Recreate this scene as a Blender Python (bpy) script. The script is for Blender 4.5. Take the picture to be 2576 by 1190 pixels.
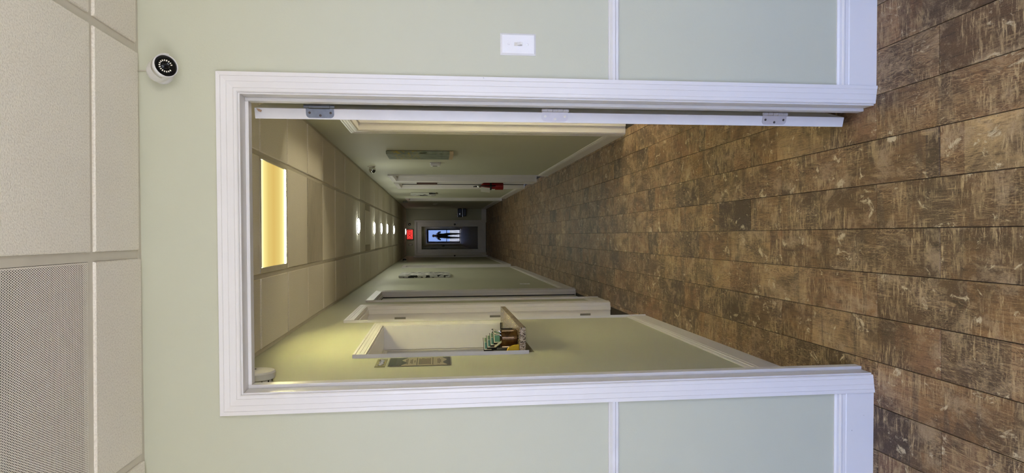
import bpy, bmesh, math, random
from mathutils import Vector, Matrix
random.seed(7)
for o in list(bpy.data.objects):
    bpy.data.objects.remove(o)
SC = bpy.context.scene
COL = SC.collection
PI = math.pi

# ------------------------------------------------------------------ camera
CAM_H = 1.4774
PITCH, YAW, ROLL = math.radians(6.64936), math.radians(-0.09797), math.radians(-0.34577)
FPX = 1638.37
fwd = Vector((math.sin(YAW)*math.cos(PITCH), math.cos(YAW)*math.cos(PITCH), -math.sin(PITCH)))
rgt = Vector((math.cos(YAW), -math.sin(YAW), 0))
up = rgt.cross(fwd)
r2 = math.cos(ROLL)*rgt + math.sin(ROLL)*up
u2 = -math.sin(ROLL)*rgt + math.cos(ROLL)*up
cd = bpy.data.cameras.new('camera')
cd.sensor_fit = 'HORIZONTAL'; cd.sensor_width = 36.0
cd.lens = 36.0*FPX/2576.0
cd.clip_start = 0.02; cd.clip_end = 400
cam = bpy.data.objects.new('camera', cd); COL.objects.link(cam)
# the photograph was taken with the phone turned on its side: room-up points to picture-left
m = Matrix((( -u2.x, r2.x, -fwd.x, 0), (-u2.y, r2.y, -fwd.y, 0), (-u2.z, r2.z, -fwd.z, CAM_H), (0, 0, 0, 1)))
cam.matrix_world = m
SC.camera = cam

# ------------------------------------------------------------------ light and exposure
SC.view_settings.view_transform = 'Standard'
SC.view_settings.look = 'None'
SC.view_settings.gamma = 1.0
SC.view_settings.use_curve_mapping = False
SC.view_settings.exposure = 0.0
w = bpy.data.worlds.new('sky'); SC.world = w; w.use_nodes = True
wn = w.node_tree.nodes; wl = w.node_tree.links
wn['Background'].inputs[0].default_value = (.34, .49, 1.0, 1); wn['Background'].inputs[1].default_value = 11.0     # clear blue daylight
sd = bpy.data.lights.new('sun', 'SUN'); sd.energy = 32.0; sd.angle = math.radians(0.6); sd.color = (1.0, .95, .88)
sun = bpy.data.objects.new('sun', sd); COL.objects.link(sun)
sun.rotation_euler = Vector((.72, .07, .74)).to_track_quat('Z', 'Y').to_euler()
P_ROOM = 44.0      # added unseen lobby lamps
P_LAMP = 17.0      # added unseen low lamps in the rooms off the corridor
P_PANEL = 1.0      # corridor panel
P_DOWN = 62.0      # corridor downlights
SC.cycles.use_denoising = True
SC.cycles.max_bounces = 12
SC.cycles.diffuse_bounces = 6
SC.cycles.sample_clamp_indirect = 6.0

# ------------------------------------------------------------------ materials
def lin(c):
    out = []
    for v in c:
        v = v/255.0
        out.append(v/12.92 if v <= .04045 else ((v+.055)/1.055)**2.4)
    return (*out, 1.0)
class NT:
    def __init__(s, name):
        s.m = bpy.data.materials.new(name); s.m.use_nodes = True
        s.t = s.m.node_tree; s.n = s.t.nodes; s.l = s.t.links
        s.b = s.n['Principled BSDF']
    def new(s, typ, **kw):
        nd = s.n.new(typ)
        for k, v in kw.items():
            if k.startswith('i_'):
                key = k[2:]
                key = int(key) if key.isdigit() else key
                nd.inputs[key].default_value = v
            else: setattr(nd, k, v)
        return nd
    def link(s, a, b): s.l.new(a, b)
    def coord(s, out='Object', scale=(1, 1, 1)):
        tc = s.new('ShaderNodeTexCoord'); mp = s.new('ShaderNodeMapping')
        mp.inputs['Scale'].default_value = scale
        s.link(tc.outputs[out], mp.inputs[0]); return mp.outputs[0]
    def noise(s, vec, scale, detail=4, rough=.55, dist=0, w=None):
        nd = s.new('ShaderNodeTexNoise')
        if w is not None:
            nd.noise_dimensions = '4D'; s.link(w, nd.inputs['W'])
        nd.inputs['Scale'].default_value = scale; nd.inputs['Detail'].default_value = detail
        nd.inputs['Roughness'].default_value = rough; nd.inputs['Distortion'].default_value = dist
        s.link(vec, nd.inputs['Vector']); return nd.outputs['Fac']
    def ramp(s, fac, stops, interp='LINEAR'):
        r = s.new('ShaderNodeValToRGB'); r.color_ramp.interpolation = interp
        e = r.color_ramp.elements
        while len(e) < len(stops): e.new(.5)
        for el, (p, c) in zip(e, stops):
            el.position = p
            el.color = c if len(c) == 4 else (*c, 1)
        s.link(fac, r.inputs[0]); return r.outputs[0]
    def mix(s, fac, a, b, mode='MIX'):
        x = s.new('ShaderNodeMix', data_type='RGBA', blend_type=mode)
        for sock, v in ((x.inputs['Factor'], fac), (x.inputs['A'], a), (x.inputs['B'], b)):
            if isinstance(v, (int, float)): sock.default_value = v
            elif isinstance(v, tuple): sock.default_value = v
            else: s.link(v, sock)
        # for RGBA the A/B sockets by name are ambiguous, link explicitly
        return x.outputs['Result']
    def math(s, op, a, b=None):
        x = s.new('ShaderNodeMath', operation=op)
        for i, v in enumerate((a, b)):
            if v is None: continue
            if isinstance(v, (int, float)): x.inputs[i].default_value = v
            else: s.link(v, x.inputs[i])
        return x.outputs[0]
    def bump(s, h, strength=.3, dist=.002):
        b = s.new('ShaderNodeBump'); b.inputs['Strength'].default_value = strength
        b.inputs['Distance'].default_value = dist
        s.link(h, b.inputs['Height']); s.link(b.outputs[0], s.b.inputs['Normal'])
def mixrgb(nt, fac, a, b, mode='MIX'):
    x = nt.n.new('ShaderNodeMix'); x.data_type = 'RGBA'; x.blend_type = mode
    socks = [i for i in x.inputs if i.type == 'RGBA']
    f = [i for i in x.inputs if i.type == 'VALUE'][0]
    for sock, v in ((f, fac), (socks[0], a), (socks[1], b)):
        if isinstance(v, (int, float)): sock.default_value = v
        elif isinstance(v, (tuple, list)): sock.default_value = v
        else: nt.l.new(v, sock)
    return [o for o in x.outputs if o.type == 'RGBA'][0]
def plain(name, c, rough=.5, metal=0.0, spec=.5, vary=.04, nscale=9, bump=0):
    t = NT(name); b = t.b
    b.inputs['Roughness'].default_value = rough; b.inputs['Metallic'].default_value = metal
    b.inputs['Specular IOR Level'].default_value = spec
    v = t.coord()
    n = t.noise(v, nscale, 3)
    cc = lin(c)
    lo = tuple(x*(1-vary) for x in cc[:3])+(1,); hi = tuple(min(1, x*(1+vary)) for x in cc[:3])+(1,)
    t.link(t.ramp(n, [(.3, lo), (.7, hi)]), b.inputs['Base Color'])
    if bump:
        t.bump(t.noise(v, bump, 2), .25, .001)
    return t.m
def emit(name, c, strength):
    t = NT(name)
    e = t.new('ShaderNodeEmission'); e.inputs[0].default_value = (*c, 1); e.inputs[1].default_value = strength
    t.link(e.outputs[0], t.n['Material Output'].inputs[0]); return t.m
def glass(name, tint=(.9, .95, .95), refl=2.0):
    t = NT(name)
    tr = t.new('ShaderNodeBsdfTransparent'); tr.inputs[0].default_value = (*tint, 1)
    gl = t.new('ShaderNodeBsdfGlossy'); gl.inputs['Roughness'].default_value = .01
    fr = t.new('ShaderNodeFresnel'); fr.inputs[0].default_value = 1.5
    ge = t.new('ShaderNodeNewGeometry')
    k = t.math('MULTIPLY', t.math('MULTIPLY', fr.outputs[0], t.math('SUBTRACT', 1.0, ge.outputs['Backfacing'])), refl)
    k.node.use_clamp = True
    mx = t.new('ShaderNodeMixShader')
    t.link(k, mx.inputs[0]); t.link(tr.outputs[0], mx.inputs[1]); t.link(gl.outputs[0], mx.inputs[2])
    t.link(mx.outputs[0], t.n['Material Output'].inputs[0]); return t.m

def wall_mat():
    t = NT('sage_paint'); v = t.coord('Object')
    n = t.noise(v, 1.2, 3)
    t.link(t.ramp(n, [(.3, lin((191, 191, 168))), (.7, lin((195, 195, 172)))]), t.b.inputs['Base Color'])
    t.b.inputs['Roughness'].default_value = .55
    t.bump(t.noise(v, 160, 3), .12, .002)
    return t.m
def trim_mat():
    t = NT('white_trim'); v = t.coord('Object')
    n = t.noise(v, 2.5, 3)
    base = t.ramp(n, [(.3, lin((221, 217, 212))), (.7, lin((226, 222, 217)))])
    sc = t.noise(v, 70, 2); spot = t.noise(v, 4, 1)
    msk = t.math('MULTIPLY', t.ramp(sc, [(.74, (0, 0, 0)), (.76, (1, 1, 1))]), t.ramp(spot, [(.6, (0, 0, 0)), (.66, (1, 1, 1))]))
    t.link(mixrgb(t, msk, base, lin((150, 146, 140))), t.b.inputs['Base Color'])
    t.b.inputs['Roughness'].default_value = .32
    return t.m
def tile_mat(name, dirty=False):
    t = NT(name); v = t.coord('Object')
    oi = t.new('ShaderNodeObjectInfo')
    w_ = t.math('MULTIPLY', oi.outputs['Random'], 37.0)
    n = t.noise(v, 3, 3, w=w_)
    c1, c2 = ((238, 230, 216), (243, 236, 223)) if not dirty else ((158, 150, 134), (186, 176, 160))
    base = t.ramp(n, [(.3, lin(c1)), (.7, lin(c2))])
    tint = t.ramp(oi.outputs['Random'], [(0, lin((244, 242, 238))), (1, lin((255, 255, 252)))])
    base = mixrgb(t, 1.0, base, tint, 'MULTIPLY')
    fine = t.noise(v, 220, 3)
    base = mixrgb(t, .35, base, t.ramp(fine, [(.35, lin((190, 182, 166))), (.55, lin((240, 234, 220)))]))
    if dirty:
        st = t.noise(t.coord('Object', (3, 60, 1)), 2.0, 4)
        base = mixrgb(t, t.math('MULTIPLY', t.ramp(st, [(.5, (0, 0, 0)), (.7, (1, 1, 1))]), .45), base, lin((104, 98, 84)))
    t.link(base, t.b.inputs['Base Color']); t.b.inputs['Roughness'].default_value = .9
    t.bump(fine, .5, .004)
    return t.m
def plank_mat():
    t = NT('weathered_wood_tile')
    oi = t.new('ShaderNodeObjectInfo'); rnd = oi.outputs['Random']
    W = t.math('MULTIPLY', rnd, 61.0)
    tc = t.new('ShaderNodeTexCoord')
    def mp(sc, loc=(0, 0, 0)):
        q = t.new('ShaderNodeMapping'); q.inputs['Scale'].default_value = sc; q.inputs['Location'].default_value = loc
        t.link(tc.outputs['Object'], q.inputs[0]); return q.outputs[0]
    # printed boards of different tone inside one tile
    sep = t.new('ShaderNodeSeparateXYZ'); t.link(tc.outputs['Object'], sep.inputs[0])
    yy = t.math('ADD', t.math('MULTIPLY', sep.outputs['Y'], 2.6), W)
    fl = t.math('FLOOR', yy)
    wn_ = t.new('ShaderNodeTexWhiteNoise', noise_dimensions='1D'); t.link(fl, wn_.inputs['W'])
    board = wn_.outputs['Value']
    tone = t.math('ADD', t.math('MULTIPLY', board, .6), t.math('MULTIPLY', rnd, .4))
    base = t.ramp(tone, [(.12, lin((80, 62, 49))), (.32, lin((112, 86, 62))), (.5, lin((146, 110, 72))), (.68, lin((138, 104, 78))), (.9, lin((200, 168, 122)))])
    big = t.noise(mp((7, 4, 1)), 1.0, 6, .66, .7, W)
    base = mixrgb(t, t.ramp(big, [(.40, (.8, .8, .8)), (.58, (0, 0, 0))]), base, lin((80, 61, 45)))
    cut = t.noise(mp((1.5, 9, 1), (4, 4, 0)), 1.0, 2, .5, 0, W)
    base = mixrgb(t, t.ramp(cut, [(.57, (0, 0, 0)), (.59, (.55, .55, .55))]), base, lin((86, 70, 56)))
    # long grain
    grain = t.noise(mp((110, 8, 1)), 1.0, 7, .74, 1.6, W)
    base = mixrgb(t, t.ramp(grain, [(.32, (.9, .9, .9)), (.5, (0, 0, 0))]), base, lin((54, 40, 30)))
    ring = t.noise(mp((24, 3.0, 1)), 1.0, 2, .5, 2.4, W)
    rs = t.math('FRACT', t.math('MULTIPLY', ring, 14.0))
    rmask = t.ramp(t.noise(mp((4, 2.5, 1), (3, 1, 0)), 1.0, 2, .5, 0, W), [(.48, (0, 0, 0)), (.56, (1, 1, 1))])
    base = mixrgb(t, t.math('MULTIPLY', t.ramp(rs, [(.0, (.7, .7, .7)), (.3, (0, 0, 0))]), rmask), base, lin((60, 45, 33)))
    base = mixrgb(t, t.math('MULTIPLY', t.ramp(rs, [(.45, (0, 0, 0)), (.6, (.6, .6, .6)), (.75, (0, 0, 0))]), rmask), base, lin((196, 168, 128)))
    # cream paint left in the saw marks, across the board: broad smears and thin strokes
    saw = t.noise(mp((14, 110, 1)), 1.0, 7, .74, 1.0, W)
    smear = t.noise(mp((13, 34, 1), (6, 2, 0)), 1.0, 6, .66, .9, W)
    smask = t.noise(mp((6, 4.5, 1), (9, 5, 0)), 1.0, 5, .65, .6, W)
    mk = t.ramp(smask, [(.45, (0, 0, 0)), (.58, (1, 1, 1))])
    base = mixrgb(t, t.math('MULTIPLY', t.math('MULTIPLY', t.ramp(saw, [(.52, (0, 0, 0)), (.60, (1, 1, 1))]), mk), .85), base, lin((204, 178, 138)))
    base = mixrgb(t, t.math('MULTIPLY', t.math('MULTIPLY', t.ramp(smear, [(.50, (0, 0, 0)), (.62, (1, 1, 1))]), mk), .65), base, lin((186, 160, 122)))
    # worn cream patches with crisp edges
    pat = t.noise(mp((17, 13, 1), (2, 7, 0)), 1.0, 8, .74, .9, W)
    base = mixrgb(t, t.ramp(pat, [(.585, (0, 0, 0)), (.635, (.95, .95, .95))]), base, lin((214, 198, 168)))
    haze = t.noise(mp((9, 6, 1), (5, 3, 0)), 1.0, 8, .76, .5, W)
    base = mixrgb(t, t.ramp(haze, [(.52, (0, 0, 0)), (.62, (.6, .6, .6))]), base, lin((184, 160, 130)))
    gl = t.ramp(grain, [(.54, (0, 0, 0)), (.66, (.8, .8, .8))])
    gm = t.ramp(t.noise(mp((5, 5, 1), (1, 8, 0)), 1.0, 3, .6, .3, W), [(.47, (0, 0, 0)), (.58, (1, 1, 1))])
    base = mixrgb(t, t.math('MULTIPLY', gl, gm), base, lin((196, 168, 128)))
    pick = t.noise(mp((110, 80, 1)), 3.0, 5, .75, 0, W)
    base = mixrgb(t, t.ramp(pick, [(.59, (0, 0, 0)), (.67, (.75, .75, .75))]), base, lin((206, 186, 150)))
    base = mixrgb(t, t.ramp(pick, [(.33, (.75, .75, .75)), (.45, (0, 0, 0))]), base, lin((58, 44, 33)))
    # now and then a knot
    kv = t.new('ShaderNodeTexVoronoi'); kv.voronoi_dimensions = '4D'; t.link(mp((7, 2.6, 1)), kv.inputs['Vector']); t.link(W, kv.inputs['W']); kv.inputs['Scale'].default_value = 1.0
    base = mixrgb(t, t.ramp(kv.outputs['Distance'], [(.05, (.85, .85, .85)), (.085, (0, 0, 0))]), base, lin((52, 38, 28)))
    base = mixrgb(t, 1.0, base, (.87, .86, .85, 1), 'MULTIPLY')
    t.link(base, t.b.inputs['Base Color'])
    t.b.inputs['Roughness'].default_value = .5
    t.b.inputs['Specular IOR Level'].default_value = .35
    t.bump(t.math('ADD', grain, t.math('MULTIPLY', saw, .5)), .25, .0015)
    return t.m
def granite_mat():
    t = NT('speckled_granite'); v = t.coord('Object')
    vo = t.new('ShaderNodeTexVoronoi'); vo.inputs['Scale'].default_value = 250; t.link(v, vo.inputs['Vector'])
    c = t.ramp(vo.outputs['Color'], [(.0, lin((38, 32, 28))), (.24, lin((60, 50, 42))), (.3, lin((176, 158, 136))), (.6, lin((205, 190, 170))), (.8, lin((128, 104, 82))), (.95, lin((225, 216, 204)))], 'CONSTANT')
    t.link(c, t.b.inputs['Base Color']); t.b.inputs['Roughness'].default_value = .16
    return t.m
def perforated_mat():
    t = NT('perforated_white_metal')
    tc = t.new('ShaderNodeTexCoord'); sep = t.new('ShaderNodeSeparateXYZ'); t.link(tc.outputs['Object'], sep.inputs[0])
    px, py, r = .0055, .0098, .0019
    def dots(ox, oy):
        fx = t.math('SUBTRACT', t.math('FRACT', t.math('ADD', t.math('DIVIDE', sep.outputs['X'], px), ox)), .5)
        fy = t.math('SUBTRACT', t.math('FRACT', t.math('ADD', t.math('DIVIDE', sep.outputs['Y'], py), oy)), .5)
        fx = t.math('MULTIPLY', fx, px); fy = t.math('MULTIPLY', fy, py)
        d = t.math('SQRT', t.math('ADD', t.math('MULTIPLY', fx, fx), t.math('MULTIPLY', fy, fy)))
        return t.math('LESS_THAN', d, r)
    hole = t.math('MAXIMUM', dots(100.0, 100.0), dots(100.5, 100.5))
    t.b.inputs['Base Color'].default_value = lin((236, 229, 215)); t.b.inputs['Roughness'].default_value = .5
    tr = t.new('ShaderNodeBsdfTransparent'); mx = t.new('ShaderNodeMixShader')
    t.link(hole, mx.inputs[0]); t.link(t.b.outputs[0], mx.inputs[1]); t.link(tr.outputs[0], mx.inputs[2])
    t.link(mx.outputs[0], t.n['Material Output'].inputs[0]); return t.m
def panel_mat():
    # edge-lit LED sheet: the two long LED edges glow whiter than the middle
    t = NT('edge_lit_panel'); tc = t.new('ShaderNodeTexCoord'); sep = t.new('ShaderNodeSeparateXYZ')
    t.link(tc.outputs['Object'], sep.inputs[0])
    a = t.math('ABSOLUTE', sep.outputs['Y'])
    c = t.ramp(t.math('DIVIDE', a, .28), [(.0, (.74, .51, .14)), (.4, (.80, .60, .18)), (.72, (1.0, .84, .30)), (.90, (1.6, 1.45, .7))])
    strip = t.math('GREATER_THAN', a, .252)
    c = mixrgb(t, strip, c, (1.0*250, .91*250, .38*250, 1))
    e = t.new('ShaderNodeEmission'); t.link(c, e.inputs[0]); e.inputs[1].default_value = P_PANEL
    t.link(e.outputs[0], t.n['Material Output'].inputs[0]); return t.m
def art_mat(name, kind):
    t = NT(name); v = t.coord('Object')
    sep = t.new('ShaderNodeSeparateXYZ'); t.link(v, sep.inputs[0])
    if kind == 'tree':
        n = t.noise(v, 9, 5); base = t.ramp(n, [(.3, lin((112, 124, 108))), (.7, lin((150, 158, 140)))])
        zc = sep.outputs['Z']
        band = t.ramp(t.math('ADD', zc, .5), [(.48, (0, 0, 0)), (.54, (1, 1, 1)), (.72, (1, 1, 1)), (.78, (0, 0, 0))])
        lf = t.ramp(t.noise(v, 34, 5), [(.5, (0, 0, 0)), (.58, (1, 1, 1))])
        base = mixrgb(t, t.math('MULTIPLY', band, lf), base, lin((176, 160, 84)))
        tr = t.ramp(t.noise(t.coord('Object', (60, 60, 6)), 1.0, 3), [(.58, (0, 0, 0)), (.62, (1, 1, 1))])
        low = t.ramp(t.math('ADD', zc, .5), [(.28, (0, 0, 0)), (.3, (1, 1, 1)), (.5, (1, 1, 1)), (.55, (0, 0, 0))])
        base = mixrgb(t, t.math('MULTIPLY', tr, low), base, lin((70, 76, 66)))
        sand = t.ramp(t.math('ADD', zc, .5), [(.22, (1, 1, 1)), (.23, (0, 0, 0))])
        base = mixrgb(t, sand, base, lin((196, 174, 138)))
    else:
        vo = t.new('ShaderNodeTexVoronoi'); vo.feature = 'F1'; vo.distance = 'CHEBYCHEV'
        vo.inputs['Scale'].default_value = 24 if kind == 'city' else 9
        t.link(t.coord('Object', (1, 1, .8)), vo.inputs['Vector'])
        g = t.ramp(vo.outputs['Color'], [(.0, lin((26, 26, 26))), (.33, lin((70, 70, 66))), (.40, lin((196, 196, 188))), (.72, lin((232, 230, 222))), (1, lin((120, 118, 108)))], 'CONSTANT')
        edge = t.ramp(t.math('ADD', sep.outputs['Z'], .5), [(.12, (1, 1, 1)), (.22, (0, 0, 0)), (.74, (0, 0, 0)), (.84, (1, 1, 1))])
        base = mixrgb(t, edge, g, lin((188, 188, 182)))
    t.link(base, t.b.inputs['Base Color']); t.b.inputs['Roughness'].default_value = .7
    return t.m

M = dict(
    wall=wall_mat(), trim=trim_mat(), tile=tile_mat('mineral_fibre_tile'), tile_dirty=tile_mat('dusty_fibre_tile', True),
    plank=plank_mat(), granite=granite_mat(), perf=perforated_mat(), panel=panel_mat(),
    grid=plain('grid_metal', (205, 197, 180), .45), grout=plain('dark_grout', (44, 36, 29), .9),
    white=plain('white_plastic', (226, 224, 222), .35), offwhite=plain('ivory_plastic', (206, 200, 186), .45),
    door=plain('white_door_paint', (224, 220, 216), .35), black=plain('black_plastic', (14, 14, 15), .22),
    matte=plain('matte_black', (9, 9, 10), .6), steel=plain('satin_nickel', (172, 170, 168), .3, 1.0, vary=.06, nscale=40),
    chrome=plain('chrome', (215, 215, 215), .12, 1.0), dark=plain('dark_plenum', (16, 14, 12), .9),
    lens=plain('lens_glass', (5, 5, 7), .05), led=plain('infrared_led', (246, 238, 222), .3), screw=plain('screw_head', (92, 84, 78), .35, .8),
    rail=plain('white_rail', (222, 219, 215), .35), art_tree=art_mat('tree_painting', 'tree'), art_city=art_mat('city_print', 'city'),
    art_abs=art_mat('abstract_print', 'abstract'), red=plain('red_enamel', (134, 14, 18), .25), tag=plain('paper_tag', (222, 220, 208), .7),
    frame_wood=plain('dark_wood_frame', (70, 38, 26), .4), paper=plain('printed_paper', (190, 178, 150), .6), acrylic=glass('clear_acrylic', (.97, .97, .97), .35),
    navy=plain('slate_print', (58, 66, 66), .6), slate=plain('slate_blue_print', (72, 74, 84), .6), ink=plain('grey_ink', (96, 88, 72), .7), darkink=plain('dark_ink', (44, 40, 32), .7),
    olive=plain('olive_film', (128, 120, 78), .4), glass=glass('window_glass', (.93, .96, .96), 2.0), tealcard=plain('teal_card', (84, 134, 124), .5),
    sagecard=plain('sage_card', (122, 146, 112), .5), cardwhite=plain('card_border', (226, 224, 206), .5), cream=plain('cream_pen', (214, 206, 170), .35),
    yellow=plain('yellow_foam', (206, 172, 30), .6), wallroom=plain('office_paint', (170, 158, 138), .7), ground=plain('pale_concrete', (206, 196, 180), .85),
    cloth=plain('dark_cloth', (34, 34, 38), .8), skin=plain('skin', (170, 124, 98), .5), exitface=None, brass=plain('latch_brass', (150, 136, 104), .35, 1.0),
    panelgap=plain('panel_gasket', (150, 128, 88), .6), frosted=plain('diffuser_ring', (120, 116, 106), .5),
)
def mug_mat():
    t = NT('bronze_glaze'); v = t.coord('Object')
    n = t.noise(v, 28, 5)
    t.link(t.ramp(n, [(.3, lin((44, 22, 14))), (.55, lin((84, 58, 30))), (.75, lin((112, 88, 48)))]), t.b.inputs['Base Color'])
    t.b.inputs['Roughness'].default_value = .14; t.b.inputs['Metallic'].default_value = .55
    return t.m
M['mug'] = mug_mat()
M['down'] = emit('downlight_lens', (.98, 1.0, .86), P_DOWN)
M['lobby'] = emit('lobby_globe', (1.0, .87, .72), P_ROOM)
M['exit_red'] = emit('exit_red_glow', (1.0, .06, .05), .95)
M['exit_letter'] = emit('exit_letter_glow', (.32, .01, .01), .8)

# ------------------------------------------------------------------ mesh helpers
class MB:
    def __init__(s): s.bm = bmesh.new()
    def box(s, x0, x1, y0, y1, z0, z1, bev=0, seg=1):
        r = bmesh.ops.create_cube(s.bm, size=1.0)
        vs = r['verts']
        for v in vs:
            v.co = Vector(((x0+x1)/2+v.co.x*(x1-x0), (y0+y1)/2+v.co.y*(y1-y0), (z0+z1)/2+v.co.z*(z1-z0)))
        if bev:
            es = list({e for v in vs for e in v.link_edges})
            bmesh.ops.bevel(s.bm, geom=es, offset=bev, segments=seg, affect='EDGES', profile=.5)
        return s
    def prism(s, pts, a0, a1, axis='x', capped=True):
        """pts = closed polygon in the two other axes; extruded along axis from a0 to a1.
        a0/a1 may be callables of the point (for mitres)"""
        def mk(p, a):
            a = a(p) if callable(a) else a
            if axis == 'x': return (a, p[0], p[1])
            if axis == 'y': return (p[0], a, p[1])
            return (p[0], p[1], a)
        A = [s.bm.verts.new(mk(p, a0)) for p in pts]; B = [s.bm.verts.new(mk(p, a1)) for p in pts]
        n = len(pts)
        for i in range(n):
            s.bm.faces.new((A[i], A[(i+1) % n], B[(i+1) % n], B[i]))
        if capped:
            s.bm.faces.new(A[::-1]); s.bm.faces.new(B)
        return s
    def lathe(s, prof, n=24, c=(0, 0, 0), axis='z', smooth=True, share=False, mat=None):
        """prof = [(r, h)...] revolved about axis through c"""
        def pt(r, h, a):
            x, y = r*math.cos(a), r*math.sin(a)
            if axis == 'z': p = Vector((x, y, h))
            elif axis == 'y': p = Vector((x, h, y))
            else: p = Vector((h, x, y))
            if mat is not None: p = mat @ p
            return p+Vector(c)
        def ring(r, h):
            if r < 1e-6: return [s.bm.verts.new(pt(0, h, 0))]
            return [s.bm.verts.new(pt(r, h, 2*PI*i/n)) for i in range(n)]
        prev = None
        for i in range(len(prof)-1):
            A = prev if (share and prev) else ring(*prof[i])
            B = ring(*prof[i+1]); prev = B
            for k in range(n):
                k2 = (k+1) % n
                if len(A) == 1 and len(B) == 1: continue
                if len(A) == 1: f = s.bm.faces.new((A[0], B[k], B[k2]))
                elif len(B) == 1: f = s.bm.faces.new((A[k], A[k2], B[0]))
                else: f = s.bm.faces.new((A[k], A[k2], B[k2], B[k]))
                f.smooth = smooth
        return s
    def tube(s, pts, r, n=8):
        pts = [Vector(p) for p in pts]; rings = []
        for i, p in enumerate(pts):
            d = (pts[min(i+1, len(pts)-1)]-pts[max(i-1, 0)]).normalized()
            a = d.cross(Vector((0, 0, 1)) if abs(d.z) < .9 else Vector((1, 0, 0))).normalized(); b = d.cross(a)
            rr = r[i] if isinstance(r, (list, tuple)) else r
            rings.append([s.bm.verts.new(p+rr*(math.cos(2*PI*k/n)*a+math.sin(2*PI*k/n)*b)) for k in range(n)])
        for A, B in zip(rings, rings[1:]):
            for k in range(n):
                f = s.bm.faces.new((A[k], A[(k+1) % n], B[(k+1) % n], B[k])); f.smooth = True
        s.bm.faces.new(rings[0][::-1]); s.bm.faces.new(rings[-1]); return s
    def poly(s, pts):
        s.bm.faces.new([s.bm.verts.new(p) for p in pts]); return s
    def xf(s, mat):
        bmesh.ops.transform(s.bm, matrix=mat, verts=s.bm.verts[:]); return s
    def mesh(s, name, mat=None):
        bmesh.ops.recalc_face_normals(s.bm, faces=s.bm.faces[:])
        me = bpy.data.meshes.new(name); s.bm.to_mesh(me); s.bm.free()
        if mat: me.materials.append(mat)
        return me
    def build(s, name, mat, parent=None, loc=None, rot=None, label=None):
        o = bpy.data.objects.new(name, s.mesh(name, mat)); COL.objects.link(o)
        if parent: o.parent = parent
        if loc: o.location = loc
        if rot: o.rotation_euler = rot
        if label: o['label'] = label
        return o
def thing(name, label, cat, loc=(0, 0, 0), rz=0.0, kind=None, group=None):
    o = bpy.data.objects.new(name, None); COL.objects.link(o)
    o.empty_display_size = .05
    o.location = loc; o.rotation_euler = (0, 0, rz)
    o['label'] = label; o['category'] = cat
    if kind: o['kind'] = kind
    if group: o['group'] = group
    return o
def tag(o, label, cat, kind=None, group=None):
    o['label'] = label; o['category'] = cat
    if kind: o['kind'] = kind
    if group: o['group'] = group
    return o
def copy_tree(o, parent=None):
    c = o.copy(); COL.objects.link(c)
    if parent: c.parent = parent
    for ch in list(o.children): copy_tree(ch, c)
    return c

# ------------------------------------------------------------------ dimensions (metres), from the photograph
H = 2.35
D = 2.0609; AL = -0.020339            # front wall: distance and slight turn
XL, XR = -0.585, 0.796               # corridor walls
YE = 19.25                           # corridor end wall
T = .125                             # wall thickness
FW = dict(loc=(0, D, 0), rz=AL)      # wall frames: x right, y into the wall, z up
def LW(y): return dict(loc=(XL, y, 0), rz=PI/2)
def RW(y): return dict(loc=(XR, y, 0), rz=-PI/2)
def EW(x=0): return dict(loc=(x, YE, 0), rz=0)
RX0, RX1, RY0 = -1.75, 1.75, -1.0    # lobby the camera stands in

# ------------------------------------------------------------------ walls
def wall_mesh(x0, x1, h, ops, t=T, z0=0.0):
    """wall in its own frame with rectangular openings (x0, x1, z0, z1), front face at y = 0"""
    mb = MB(); xs = sorted({x0, x1, *[o[0] for o in ops], *[o[1] for o in ops]})
    for a, b in zip(xs, xs[1:]):
        mid = (a+b)/2; segs = [(z0, h)]
        for o in ops:
            if o[0] < mid < o[1]:
                segs = []
                if o[2] > z0: segs.append((z0, o[2]))
                if o[3] < h: segs.append((o[3], h))
        for c, d_ in segs: mb.box(a, b, 0, t, c, d_)
    return mb
HW = 2.42
def wall(name, label, frame, x0, x1, ops, t=T, mat='wall'):
    mb = wall_mesh(x0, x1, HW, ops, t)
    o = mb.build(name, M[mat], None, frame['loc'], (0, 0, frame['rz']))
    return tag(o, label, 'wall', 'structure')
# opening of each doorway: rough opening is 2 cm bigger than the clear one
JT = .019
def rough(x0, x1, z1, z0=-.02): return (x0-JT, x1+JT, z0, z1+JT)
F_OP = (-.477, .433, 2.065)
wall('wall_front', 'sage green wall around the open doorway, with light switch and camera', FW, RX0, RX1, [rough(*F_OP)])
L0, L1 = 2.19, YE
def ly(y): return y-L0            # left wall frame x from world y
def ry(y): return L1-y            # right wall frame x from world y
WIN = (3.245, 4.265, 1.025, 1.815)
LD = [(4.555, 5.435, 2.037), (5.932, 6.833, 2.035), (12.035, 12.90, 2.045), (17.95, 18.80, 2.04)]
RD = [(4.02, 4.96, 2.047), (8.575, 9.50, 2.03), (9.875, 10.82, 2.03), (13.74, 14.62, 2.045)]
ops = [(ly(WIN[0])-JT, ly(WIN[1])+JT, WIN[2]-.035, WIN[3]+JT)]
ops += [rough(ly(a), ly(b), z) for a, b, z in LD]
wall('wall_left', 'sage green corridor wall with the reception window', LW(L0), 0, L1-L0, ops)
ops = [rough(ry(b), ry(a), z) for a, b, z in RD]
wall('wall_right', 'sage green corridor wall with the fire extinguisher', RW(L1), 0, L1-L0, ops)
ED = (-.505, .395, 2.04)
wall('wall_end', 'dark green far end wall of the corridor', EW(), XL-.2, XR+.2, [rough(*ED)])
wall('wall_lobby_left', 'sage green left wall of the lobby, outside the frame', dict(loc=(RX0, RY0, 0), rz=PI/2), 0, D-RY0+.1, [])
wall('wall_lobby_right', 'sage green right wall of the lobby, outside the frame', dict(loc=(RX1, D+.1, 0), rz=-PI/2), 0, D-RY0+.1, [])
ENT = (-.44, .44, 2.05)
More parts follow.
